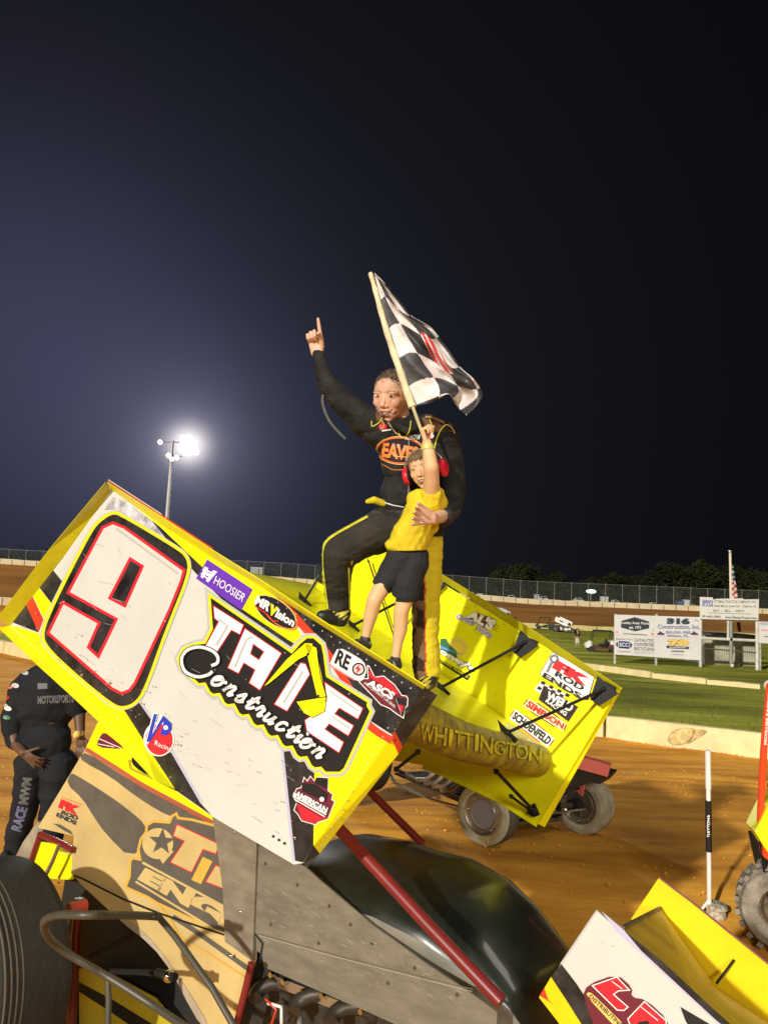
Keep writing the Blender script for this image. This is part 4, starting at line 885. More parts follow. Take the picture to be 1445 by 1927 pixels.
# ---------------------------------------------------------------- body side
def body_side():
    mb = MB(); f = Face(mb, lambda x, y, o: BP(x, y, .42, -o), .0012); P = f.poly
    out = z3([(490, 200), (555, 58), (900, 130), (1300, 420), (1442, 640), (1440, 1400), (1330, 1800), (1160, 1800), (1060, 1640), (980, 1480), (860, 1320), (670, 1170), (470, 985), (405, 910), (420, 702), (215, 655), (370, 400)])
    mb.slab([BP(x, y, .42) for x, y in out], YW*.02, CRM)
    P(z3([(492, 198), (555, 60), (900, 140), (1300, 420), (1440, 640), (1205, 612), (1000, 500), (800, 395), (650, 300)]), YEL)
    P(smooth_poly(z3([(545, 200), (560, 150), (590, 110), (640, 150), (690, 190), (700, 210)]), 1), MAR, 2); f.line(z3([(560, 150), (690, 205)]), 1.5, PUR, 3); f.line(z3([(555, 180), (650, 198)]), 1.5, PUR, 3)
    P(smooth_poly(z3([(745, 290), (750, 250), (800, 255), (860, 310), (950, 410), (880, 370), (800, 340)]), 1), BTB, 2); f.line(crv(z3([(735, 270), (745, 320), (810, 350), (900, 390)])), 4, YOL, 3)
    f.line(crv(z3([(488, 210), (650, 312), (800, 408), (1000, 518), (1205, 628)])), 8.5, mat('brick_red_stripe', (0.40, 0.10, 0.05), .4, var=.1), 2)
    P(smooth_poly(z3([(488, 225), (650, 330), (800, 425), (1000, 530), (1205, 640), (1205, 680), (990, 600), (900, 560), (760, 470), (620, 360), (470, 280), (455, 250)]), 1), TGY, 2)
    P(smooth_poly(z3([(400, 345), (430, 355), (560, 435), (700, 530), (830, 640), (840, 720), (740, 830), (600, 690), (530, 590), (470, 490), (378, 408)]), 1), TGY, 2)
    f.text('FK', z3([(330, 540), (440, 590), (462, 540), (348, 492)]), RED, 3, .1); f.text('ROD', z3([(345, 575), (440, 615), (446, 592), (355, 555)]), TXB, 3, .05); f.text('ENDS', z3([(318, 590), (430, 642), (438, 618), (326, 568)]), TXB, 3, .05); f.line(z3([(348, 482), (465, 525)]), 1, RED, 3); P(z3([(300, 630), (345, 638), (400, 672), (416, 698), (370, 675)]), TGY, 3)
    lg = z3([(1000, 575), (1010, 600), (1090, 610), (1205, 640), (1440, 720), (1440, 1330), (1280, 1262), (890, 1082), (840, 1050), (712, 992), (735, 930), (738, 850), (750, 826), (795, 835), (785, 780), (800, 720), (830, 680), (832, 640), (870, 618), (960, 625), (975, 590)])
    P(offset_poly(lg, 2.5), GLD, 4); P(offset_poly(lg, -2.5), TGY, 5)
    P(z3(circ((895, 745), 88)), CRM, 6); st = []
    for i in range(10): a = -1.5+i*math.pi/5; rr = 78 if i % 2 == 0 else 32; st.append((918+rr*math.cos(a), 735+rr*math.sin(a)))
    P(z3(st), TGY, 7); P(z3([(960, 770), (985, 790), (950, 830), (925, 860), (890, 810)]), CRM, 7)
    T = z3([(1005, 640), (1240, 750), (1222, 800), (1150, 775), (1085, 905), (970, 850), (1050, 730), (985, 700)]); P(offset_poly(T, 2), RED, 6); P(T, CRM, 7); P(z3([(1150, 820), (1205, 845), (1140, 975), (1085, 950)]), GLD, 7)
    t2 = z3([(1225, 870), (1420, 960), (1400, 1050), (1170, 960)]); P(offset_poly(t2, 2), RED, 6); P(t2, CRM, 7)
    f.line(z3([(808, 852), (1290, 1112)]), 4.5, CRM, 7); f.line(z3([(770, 960), (1290, 1278)]), 4, CRM, 7); f.text('ENGI', z3([(778, 948), (1290, 1235), (1335, 1130), (825, 880)]), CRM, 8, .08)
    f.line(crv(z3([(890, 1085), (960, 1170), (1030, 1280), (1180, 1370), (1385, 1500)])), 4, GLD, 3); f.line(crv(z3([(980, 1160), (1120, 1250), (1385, 1440), (1400, 1450)])), 9, TGY, 3)
    f.line(z3([(418, 925), (470, 945), (700, 1060), (900, 1140), (1270, 1262)]), 3.5, BTB, 9)
    P(smooth_poly(z3([(670, 1175), (860, 1320), (980, 1480), (1060, 1640), (1140, 1780), (1190, 1780), (1080, 1600), (960, 1420), (860, 1290), (760, 1200)]), 1), mat('scuffed_grey', (0.40, 0.33, 0.24), .5, var=.2), 3)
    mb.build('body_panel', car, 'cream and grey side panel with an engine builder emblem')
    g = MB(); g.slab([BP(x, y, .40) for x, y in z3([(1203, 590), (1438, 700), (1455, 760), (1430, 1412), (1275, 1300), (1262, 1000), (1235, 800)])], YW*.02, mat('dusty_arm_guard', (0.20, 0.165, 0.12), .55, var=.25, vs_=8, dirt=.4, stretch=(1, 1, 2.5)))
    for x, y in z3([(1330, 680), (1365, 1130), (1312, 1380)]): g.sphere(BP(x, y, .40), .008, CHR, n=5)
    g.build('arm_guard', car)
    k = MB(); k.slab([BP(x, y, .60) for x, y in ((125, 1640), (480, 1500), (620, 1990), (560, 2060), (60, 2060))], YW*.02, mat('shadow_black', (0.008, 0.008, 0.008), .7)); k.build('shade_backing', car)  # added black sheet standing in for the dark gap behind the bars
    y = MB(); y.slab([BP(x, y_, .52) for x, y_ in z3([(450, 1455), (530, 1445), (640, 1490), (880, 1620), (1010, 1790), (450, 1790)])], YW*.01, YOL); fy = Face(y, lambda a, b, o: BP(a, b, .52, -o), .0012)
    fy.poly(z3([(450, 1530), (640, 1630), (900, 1790), (760, 1790), (600, 1680), (450, 1585)]), BTB, 1); y.build('lower_panel', car)
    t = MB(); t.slab([BP(x, y_, .46) for x, y_ in z3([(225, 735), (330, 750), (340, 790), (415, 810), (405, 950), (290, 945), (245, 930), (170, 850)])], YW*.02, YEL); t.slab([BP(x, y_, .50) for x, y_ in z3([(130, 740), (215, 620), (250, 655), (170, 850), (90, 820)])], YW*.02, mat('dull_grey_metal', (0.30, 0.25, 0.18), .5, var=.3)); t.build('tail_mount', car)
body_side()
def tubes():
    def T(pts, y, r, m, nm): b = MB(); yy = y if isinstance(y, (list, tuple)) else [y]*len(pts); b.tube([BP(p[0], p[1], c) for p, c in zip(pts, yy)], r, m, 14); return b.build(nm, car)
    T([(600, 1520), (655, 1578), (800, 1735), (943, 1886)], .30, .026, RTB, 'frame_tube'); T([(672, 1462), (700, 1494), (795, 1588)], 1.15, .022, RTB, 'frame_tube')
    T([(474, 1812), (463, 1860), (444, 1935), (438, 1970)], .33, .017, RTB, 'frame_tube'); T([(150, 1690), (143, 1760), (135, 1930), (133, 1980)], .40, .026, RTB, 'frame_tube'); T([(75, 1570), (110, 1584), (138, 1600)], .40, .018, RTB, 'frame_tube'); T([(75, 1575), (58, 1625), (52, 1645)], .45, .018, RTB, 'frame_tube')
    T([(112, 1590), (100, 1620), (85, 1650)], .38, .012, ALU, 'frame_tube')
    nb = crv([(300, 1725), (240, 1722), (160, 1722), (110, 1722), (85, 1733), (88, 1758), (110, 1782), (150, 1808), (210, 1842), (270, 1880), (330, 1920), (400, 1968)], 4)
    T(nb, [.02-.36*min(1, max(0, (290-p[0])/120))*(1 if i < 16 else max(.25, 1-(i-16)/20)) for i, p in enumerate(nb)], .0165, GTB, 'nerf_bar'); T([(298, 1724), (330, 1762), (400, 1860), (440, 1930)], .05, .014, GTB, 'nerf_bar_brace'); T([(203, 1840), (205, 1880), (203, 1960)], .04, .014, GTB, 'nerf_bar_brace')
    T([(210, 1828), (270, 1830), (305, 1834)], .2, .013, BTB, 'shock_absorber'); s = MB(); s.sphere(BP(318, 1837, .18), .028, CHR, n=8); s.tube([BP(296, 1830, .18), BP(330, 1840, .18)], .02, BTB, 10); s.build('rod_end', car)
    T([(170, 1800), (230, 1770), (260, 1755)], .45, .012, BTB, 'frame_tube')
    s = MB(); s.lathe(BP(145, 1707, .3), YW, [(-.05, .001), (-.05, .03), (.05, .036), (.05, .001)], mat('red_cap', (0.6, 0.08, 0.05), .35), 16); s.build('filler_cap', car)
tubes()
# rear tyre
def wheel(root, c, ax, R_, wd, tm, sm, face=None, grooves=None, nm='wheel', rimm=ALU, txt=None, rs=.5):
    b = MB(); prof = [(-wd*.5+.01, R_*rs), (-wd*.5-.004, R_*(rs+.08)), (-wd*.5-.012, R_*.78), (-wd*.5, R_*.92), (-wd*.44, R_*.975), (-wd*.36, R_*.995)]
    prof += [(a*wd, R_*(1.0+.004*math.cos(a*6))) for a in (-.2, 0, .2)]+[(-a, r) for a, r in prof[::-1]]
    b.lathe(c, ax, prof, tm, 56, mf=lambda i: sm if i < 4 or i > len(prof)-6 else tm)
    if grooves:
        for a in grooves: b.lathe(c, ax, [(a*wd-.003, R_*.99), (a*wd-.003, R_*1.004), (a*wd+.003, R_*1.004), (a*wd+.003, R_*.99)], mat('groove_dust', (0.12, .10, .07), .8), 56)
    if txt: txt(b)
    o = b.build('tyre', root)
    r = MB(); r.lathe(c, ax, [(-wd*.5-.004, R_*(rs+.07)), (-wd*.5-.008, R_*(rs+.03)), (-wd*.5+.002, R_*(rs-.02)), (-wd*.5+.022, R_*(rs-.05)), (-wd*.5+.026, R_*(rs-.12)), (-wd*.5+.014, R_*(rs-.15)), (-wd*.5+.02, R_*(rs-.19)), (-wd*.5+.024, .001)], rimm, 48, mf=(lambda i: rimm if i < 5 else (face or rimm)))
    r.lathe(c, ax, [(wd*.5-.005, R_*(rs+.05)), (wd*.3, R_*(rs-.06)), (wd*.3, .001)], rimm, 48)
    for k in range(8):
        u = V(ax).orthogonal().normalized(); v = V(ax).cross(u); a = k*math.pi/4; r.sphere(V(c)+V(ax)*(-wd*.5+.012)+(u*math.cos(a)+v*math.sin(a))*R_*(rs-.035), .009, CHR, n=4)
    r.build('rim', root)
wc = BP(-38, 1832, -.10)
wheel(car, wc, YW, 0.53, 0.40, RUB, RUB, face=WCV, grooves=(-.40, -.33, -.26, -.19), nm='rear_wheel')
# hood
HT = [WI(BP(x, y, .82)) for x, y in ((600, 1546), (650, 1555), (720, 1566), (790, 1588), (850, 1602), (920, 1642), (975, 1696), (1020, 1758), (1055, 1810))]
HBm = [WI(BP(x, y, .42)) for x, y in ((484, 1790), (560, 1842), (700, 1900), (900, 1980))]
def lerp_list(L, x):
    if x <= L[0].x: a, b = L[0], L[1]
    elif x >= L[-1].x: a, b = L[-2], L[-1]
    else: a, b = next((p, q) for p, q in zip(L, L[1:]) if p.x <= x <= q.x)
    return a.z+(b.z-a.z)*(x-a.x)/(b.x-a.x)
def hood():
    mb = MB(); x0 = WI(BP(478, 1700, .42)).x; x1 = 2.50; NS = 40; n = 13
    rows = []
    for i in range(NS+1):
        x = x0+(x1-x0)*i/NS; zt = (lerp_list(HT, x) if x < 2.33 else lerp_list(HT, 2.33)-(x-2.33)*.9)-.055; zb_ = lerp_list(HBm, x); t = max(0, (x-1.7)/(x1-1.7))
        hw = .40-.17*t*t; cy = .82; zs = zb_+(zt-zb_)*.60
        half = [(-hw, zb_), (-hw-.005, zb_+(zs-zb_)*.33), (-hw-.006, zb_+(zs-zb_)*.40), (-hw+.012, zb_+(zs-zb_)*.42), (-hw+.012, zs)]
        for k in range(1, 9): a = k/8*math.pi/2; half.append((-(hw-.012)*math.cos(a)**.85, zs+(zt-zs)*math.sin(a)**.9))
        pr = half+[(-a, z) for a, z in half[::-1][1:]]
        rows.append([W(x, cy+a, z) for a, z in pr]); n = len(pr)
    def mm(k): return SID if k < 4 or k >= n-5 else HOD
    b = len(mb.v)
    for r in rows: mb.v += r
    for i in range(NS):
        for k in range(n-1): mb.f.append([b+i*n+k, b+(i+1)*n+k, b+(i+1)*n+k+1, b+i*n+k+1]); mb.m.append(mb.mi(SID if k <= 4 or k >= n-6 else HOD)); mb.sm.append(True)
    mb.flat(rows[-1], HOD); mb.flat(rows[0], BTB)
    mb.build('hood', car, 'glossy black hood with a dusty grey lower side')
    sp = MB(); sp.slab([BP(x, y, .412) for x, y in ((477, 1586), (520, 1606), (575, 1632), (600, 1655), (700, 1740), (800, 1812), (890, 1872), (935, 1905), (930, 2010), (700, 1908), (497, 1820), (490, 1780), (480, 1762))], YW*.01, SID)
    fs_ = Face(sp, lambda x, y, o: BP(x, y, .412, -o), .0012); fs_.line([(485, 1757), (640, 1800), (890, 1862)], 2.2, mat('seam_brown', (0.10, .085, .06), .6), 1); fs_.line([(486, 1760), (640, 1803), (888, 1866)], 1.2, mat('seam_light', (0.36, .31, .22), .6), 1.6)
    for x, y in ((500, 1625), (560, 1665), (620, 1705), (700, 1775), (780, 1822), (860, 1872), (510, 1740), (600, 1775), (730, 1850), (660, 1740)): sp.lathe(BP(x, y, .412), YW, [(-.004, .001), (-.004, .007), (.002, .009)], GTB, 10)
    rnd = random.Random(2)
    for _ in range(120):
        x = rnd.uniform(490, 880); y = 1620+(x-480)*.62+rnd.uniform(0, 150)*(1-(x-480)/500); l = rnd.uniform(2, 12); fs_.line([(x, y), (x+l, y+l*rnd.uniform(.3, .8))], rnd.uniform(.4, 1.0), rnd.choice([mat('scuff_light', (0.36, .32, .25), .7), mat('scuff_dark', (0.11, .095, .07), .7)]), 2)
    sp.build('hood_side_panel', car)
    s = MB(); s.tube([BP(x, y, .415) for x, y in ((472, 1590), (478, 1700), (480, 1755), (496, 1775), (490, 1812))], .009, BTB, 8); s.build('hood_seam', car)
hood()
def engine():
    b = MB(); b.slab([BP(x, y, .50) for x, y in ((470, 1800), (640, 1850), (900, 1950), (900, 2100), (440, 2100))], YW*.3, GRM); b.build('engine_block', car)
    for cx_, cy_, r in ((520, 1880, 40), (600, 1905, 46), (665, 1925, 42)):
        pts = [(cx_-r*math.cos(a)*1.0, cy_-r*.75*math.sin(a)) for a in [math.pi*i/10 for i in range(11)]]
        k = MB(); k.tube([BP(x, y, .38+.015*i) for i, (x, y) in enumerate(pts)]+[BP(cx_+r+8, cy_+60, .5)], .034, mat('sooty_header', (0.055, 0.045, 0.035), .42, metal=.5, var=.4), 14); k.build('exhaust_header', car)
    v = MB(); v.slab([BP(x, y, .44) for x, y in ((505, 1832), (660, 1892), (655, 1910), (500, 1850))], YW*.08, ALU)
    for x, y in ((511, 1834), (534, 1847), (568, 1867), (607, 1874), (680, 1903)): v.lathe(BP(x, y, .42), YW, [(-.01, .001), (-.01, .012), (.02, .012)], CHR, 10)
    v.build('valve_cover', car)
    w_ = MB(); w_.tube([BP(500, 1880, .4), BP(520, 1900, .38), BP(512, 1925, .4)], .006, RDS, 8); w_.tube([BP(505, 1888, .4), BP(530, 1895, .38), BP(530, 1925, .4)], .008, WPL, 8); w_.build('plug_wire', car)
engine()
# nose wing
def nose():
    mb = MB(); f = Face(mb, lambda x, y, o: BP(x, y, .40, -o), .0012); P = f.poly
    out = [(1121, 1713), (1240, 1816), (1366, 1927), (1470, 2018), (1330, 2190), (1057, 1930), (1014, 1876)]
    mb.slab([BP(x, y, .40) for x, y in out], YW*.01, WHT)
    P(z8([(105, 985), (175, 865), (270, 1010), (460, 1300), (330, 1300), (210, 1120)]), YGD); P(z8([(175, 865), (235, 790), (320, 900), (480, 1140), (600, 1330), (470, 1330), (270, 1010)]), BLK, 2); P(z8([(108, 975), (135, 930), (158, 1000), (195, 1030)]), RDS, 3)
    P(z8([(470, 480), (600, 590), (1210, 1140), (1400, 1320), (1330, 1320), (1150, 1140), (560, 600)]), LAV, 1.5); P(z8([(600, 590), (660, 640), (820, 770), (1100, 1030), (1400, 1300), (1360, 1300), (1130, 1110), (700, 710)]), BLK, 2)
    f.line(z8([(232, 790), (440, 480)]), 3, GRY, 2)
    L = [[(395, 905), (560, 850), (645, 940), (635, 965), (590, 935), (565, 950), (545, 970), (625, 1040), (610, 1070), (560, 1075)]]
    P(offset_poly(smooth_poly(z8([(560, 850), (650, 930), (640, 985), (730, 1000), (860, 1120), (930, 1330), (500, 1330), (360, 980), (390, 910)]), 1), .5), MAR, 3); P(z8([(410, 915), (560, 862), (640, 945), (570, 950), (545, 968), (630, 1042), (600, 1065), (560, 1062)]), PUR, 4); P(offset_poly(z8([(410, 915), (560, 862), (640, 945), (570, 950), (545, 968), (630, 1042), (600, 1065), (560, 1062)]), -2), RED, 5)
    P(z8([(620, 1110), (720, 1005), (850, 1120), (860, 1330), (700, 1330)]), PUR, 4); P(offset_poly(z8([(620, 1110), (720, 1005), (850, 1120), (860, 1330), (700, 1330)]), -2), RED, 5); f.line(z8([(530, 890), (590, 935)]), 1.5, PUR, 6); f.line(z8([(700, 1040), (800, 1120)]), 1.5, PUR, 6); P(z8([(680, 1130), (740, 1120), (770, 1180), (720, 1190)]), BK2, 6)
    P(smooth_poly(z8([(375, 970), (400, 950), (440, 985), (620, 1160), (600, 1180), (560, 1170)]), 1), YLP, 7); f.text('DISTRIBUTING', z8([(395, 985), (585, 1165), (600, 1145), (410, 965)]), BK2, 8, .02)
    P(z8([(930, 1040), (1100, 1140), (1200, 1330), (1080, 1330), (960, 1120)]), BK2, 3)
    for x, y, r in ((475, 670, 2), (540, 685, 3)): P(z8([(x-r*4, y), (x, y-r), (x+r*4, y+r), (x, y+r*2)]), CRM, 3)
    n = MB(); 
    mb.build('nose_wing_board', car, 'white left nose wing board with red lettering')
    rb = MB(); o2 = z8([(805, 285), (1000, 430), (1445, 790), (1800, 1080), (1800, 1500), (1445, 1250), (1140, 960), (820, 520), (640, 530)]); rb.slab([BP(x, y, 1.25) for x, y in o2], YW*.01, YGD)
    rb.tube([BP(x, y, 1.245) for x, y in z8([(805, 282), (1000, 428), (1445, 788), (1600, 915)])], .005, MAR, 6); rb.build('nose_wing_board', car, 'yellow right nose wing board seen from inside')
    a, b_, c, d = BP(*z8([(590, 582)])[0], .41), BP(*z8([(812, 465)])[0], 1.24), BP(*z8([(1445, 1130)])[0], 1.24), BP(*z8([(1430, 1330)])[0], .41)
    e, g = BP(*z8([(1140, 925)])[0], 1.24), BP(*z8([(1000, 940)])[0], .41)
    fm = MB(); dk = mat('dirty_orange_yellow', (0.50, 0.30, 0.015), .45, var=.25, vs_=7, dirt=.5, dirtc=(0.22, 0.11, .02)); fm.slab([a, b_, e, g], -ZW*.02, dk); fm.slab([g, e, c, d], -ZW*.02, dk)
    fm.tube([a, b_], .010, MUD, 8); fm.build('nose_wing_foil', car)
    q = BP(*z8([(1140, 905)])[0], 1.2); MB().tube([q, BP(*z8([(1245, 765)])[0], 1.24)], .006, BTB, 8).build('wing_strut', car)
nose()
# ================================================================ people
SKM = mat('skin', (1, 1, 1), 0.48, attr='Col', spec=0.35); CLM = mat('cloth', (1, 1, 1), 0.85, attr='Col', bump=0.25, bs=90, spec=0.25, var=0.10, vs_=14); HAIRM = mat('hair', (1, 1, 1), 0.7, attr='Col', bump=0.6, bs=160)
def MPX(d): return d/F
CAMAX = (_r, _u, -_f)
class Prim:
    def __init__(s): s.mb = MB()
    def chain(s, pts, seg=16):                                # pts: (world point, radius m)
        for (a, ra), (b, rb) in zip(pts, pts[1:]):
            a, b = V(a), V(b)
            if (b-a).length > 1e-5: s.mb.tube([a, b], [ra, rb], SKM, seg)
        for a, ra in pts: s.mb.sphere(a, ra*.999, SKM, n=8)
    def pc(s, pts): s.chain([(U(x, y, d), r*d/F) for x, y, d, r in pts])
    def ell(s, c, r, ax=None): s.mb.sphere(c, r, SKM, ax=ax, n=10)
    def pe(s, x, y, d, rx, ry, rz, rot=0):
        k = d/F; a = R(rot); ax = (_r*math.cos(a)-_u*math.sin(a), _r*math.sin(a)+_u*math.cos(a), -_f); s.ell(U(x, y, d), (rx*k, ry*k, rz*k), ax)
    def bake(s, name, parent, m, vox=.005, sm=3, col=None, disp=None, label=None, clip=()):
        o = s.mb.build('tmp'); md = o.modifiers.new('r', 'REMESH'); md.mode = 'VOXEL'; md.voxel_size = vox
        ms = o.modifiers.new('s', 'SMOOTH'); ms.factor = .5; ms.iterations = sm
        dg = bpy.context.evaluated_depsgraph_get(); me = bpy.data.meshes.new_from_object(o.evaluated_get(dg)); bpy.data.objects.remove(o)
        me.materials.clear(); me.materials.append(m); o0 = ROOT(parent)
        ns = [v.normal.copy() for v in me.vertices]
        if disp:
            for v, n_ in zip(me.vertices, ns): v.co = v.co+n_*disp(v.co, n_)
        for cp, cn, cr in clip:
            for v in me.vertices:
                q = v.co-cp; t = q.dot(cn)
                if t > 0 and q.length < cr: v.co = v.co-cn*t*.97
        at = me.color_attributes.new('Col', 'FLOAT_COLOR', 'POINT')
        for i, v in enumerate(me.vertices): at.data[i].color = (*(col(v.co, ns[i]) if col else (1, 1, 1)), 1)
        s.bvh = BVHTree.FromPolygons([tuple(v.co) for v in me.vertices], [tuple(p.vertices) for p in me.polygons])
        for v in me.vertices: v.co = v.co-o0
        me.polygons.foreach_set('use_smooth', [True]*len(me.polygons)); me.name = name
        ob = bpy.data.objects.new(name, me); COL.objects.link(ob); ob.parent = parent
        if label: ob['label'] = label
        return ob
def frame(az, up):
    az = az.normalized(); ax = up.cross(az).normalized(); ay = az.cross(ax); return ax, ay, az
def head(P, c, hh, ax, ay, az, age=1.0):
    T = lambda x, y, z: c+(ax*x+ay*y+az*z)*hh
    E = lambda x, y, z, a, b, d: P.ell(T(x, y, z), (a*hh, b*hh, d*hh), (ax, ay, az))
    E(0, .26, -.14, .72, .72, .84); E(0, -.10, .14, .61, .78, .56); E(0, -.55, .16, .44+.04*age, .36, .44); E(0, -.80, .36, .22, .17, .2)
    for s in (-1, 1):
        E(s*.34, -.18, .40, .23, .24, .22); E(s*.30, .18, .53, .22, .10, .14); E(s*.11, -.32, .68, .075, .065, .09); E(s*.75, -.06, -.08, .07, .21, .14); E(s*.24, -.50, .42, .16, .14, .16)
        E(s*.27, .02, .50, .17, .12, .14)
    P.chain([(T(0, .10, .62), .075*hh), (T(0, -.12, .70), .075*hh), (T(0, -.27, .78), .092*hh)])
    E(0, -.47, .60, .24, .055, .15); E(0, -.64, .56, .20, .06, .16)
    return T
def strands(ob, bvh, T, hh, ax, ay, az, c, n, L, seed):
    rnd = random.Random(seed); b = MB(); m = mat('hair_strand_%d' % seed, c, .6, var=.5, vs_=60)
    for _ in range(n):
        d = (ax*rnd.gauss(0, 1)+ay*abs(rnd.gauss(.3, 1))+az*rnd.gauss(0, 1)).normalized(); o = T(0, .3, -.2); h = bvh.ray_cast(o+d*hh*1.8, -d)
        if h[0] is None: continue
        t = (-ay*.5+az*rnd.gauss(.5, .5)+ax*rnd.gauss(0, .5)); t = (t-d*t.dot(d)).normalized(); s = d.cross(t)*.0011
        b.add([h[0]-s, h[0]+s, h[0]+t*L*.6+d*L*.22+s*.7, h[0]+t*L+d*L*.25, h[0]+t*L*.6+d*L*.22-s*.7], [(0, 1, 2, 3, 4)], m)
    absorb(ob, b)
def eyes(root, T, hh, ax, ay, az, look=(0, 0)):
    for s in (-1, 1):
        b = MB(); c = T(s*.27, .04, .555); b.sphere(c, (hh*.12, hh*.068, hh*.10), mat('eye_white', (0.36, 0.31, 0.27), .3), ax=(ax, ay, az), n=8); d = (az+ax*look[0]+ay*look[1]).normalized()
        b.sphere(c+d*hh*.052, hh*.062, mat('eye_iris', (0.03, 0.02, 0.015), .15), n=8); b.build('eye', root)
def facecol(T, c, hh, ax, ay, az, skin, lip, brow, stub=0, mouth=True):
    def f(p):
        q = (p-c)/hh; x, y, z = q.dot(ax), q.dot(ay), q.dot(az); s = list(skin)
        n = noise.noise(p*30)*.06; s = [v*(1+n) for v in s]
        if z > .25:
            if abs(abs(x)-.36) < .2 and abs(y+.2) < .2: s = [s[0]*1.03, s[1]*.94, s[2]*.92]
            if z > .6 and abs(x) < .16 and -.4 < y < -.1: s = [s[0]*1.02, s[1]*.94, s[2]*.93]
            if stub and y < -.42: s = [s[0]*(1-stub), s[1]*(1-stub), s[2]*(1-stub*.8)]
            if mouth:
                my = -.575+abs(x)**2*1.5
                if abs(x) < .30 and abs(y-my) < .075*(1-(abs(x)/.30)**2)+.012: return (0.12, .03, .025) if y < my-.015 or abs(x) > .23 else (.72, .66, .58)
                if abs(x) < .24 and abs(y-my) < .105-.2*abs(x) and z > .45: return lip
            if abs(abs(x)-.28) < .19 and abs(y-(.235-1.6*(abs(x)-.30)**2)) < .030 and z > .4: return brow
            e_ = ((abs(x)-.27)/.17)**2+((y-.05)/.085)**2
            if e_ < 1: return tuple(v*(.72+.28*e_) for v in s)  # lashes and eye-socket shade darkened into the skin colour
        return tuple(s)
    return f
def hand(P, w, y, x, L=.19, curls=((0, 0, 0),)*4, thumb=(30, 20, 20), spread=6, thick=1.0, side=1):
    """w wrist point, y towards the fingers, x towards the thumb, palm normal z = the way the fingers curl"""
    y = y.normalized(); x = (x-y*x.dot(y)).normalized(); z = x.cross(y)*side; k = L/.19
    for i, o in enumerate((.030, .011, -.009, -.028)):
        P.chain([(w+x*o*.55*k, .0165*k*thick), (w+(x*o+y*.088)*k, .0125*k*thick)])
    P.ell(w+y*.05*k, (.038*k, .05*k, .017*k), (x, y, z))
    lens = ((.040, .024, .020), (.044, .028, .021), (.041, .026, .021), (.032, .019, .018))
    for i, (ls, cu) in enumerate(zip(lens, curls)):
        o = (.031, .011, -.010, -.030)[i]; p = w+(x*o+y*(.092-.004*(i == 3)-.002*(i == 0)))*k; a = 0; pts = [(p, .0102*k*thick)]; sp = R(spread)*(1, .3, -.4, -1.1)[i]
        for l, c_, r_ in zip(ls, cu, (.0093, .0086, .0076)):
            a += R(c_); d = (y*math.cos(sp)+x*math.sin(sp))*math.cos(a)+z*math.sin(a); p = p+d*l*k; pts.append((p, r_*k*thick))
        P.chain(pts, 10)
    p = w+(x*.028+y*.028)*k; d = (x*math.cos(R(thumb[0]))+y*math.sin(R(thumb[0]))); pts = [(p, .0155*k)]; zz = z
    a = 0
    for l, c_, r_ in ((.040, thumb[1], .0125), (.030, thumb[2], .0108), (.024, thumb[2]*.6, .0092)):
        a += R(c_); dd = (d*math.cos(a)+(zz*.8+y*.5).normalized()*math.sin(a)).normalized(); p = p+dd*l*k; pts.append((p, r_*k))
    P.chain(pts, 10)
def wr(amp, fx, fy, ox=0):
    def f(p, n):
        a = noise.noise((p.x*fx+ox, p.y*3, p.z*fy)); b = noise.noise((p.x*fx*2.3+p.z*3+ox, p.y*5, p.z*fy*2.1-p.x*5)); c_ = noise.noise((p.x*9, p.y*9, p.z*9+ox))
        return amp*((1-abs(a)*2.2)*.6+(1-abs(b)*2.0)*.35+c_*.5)-amp*.3
    return f
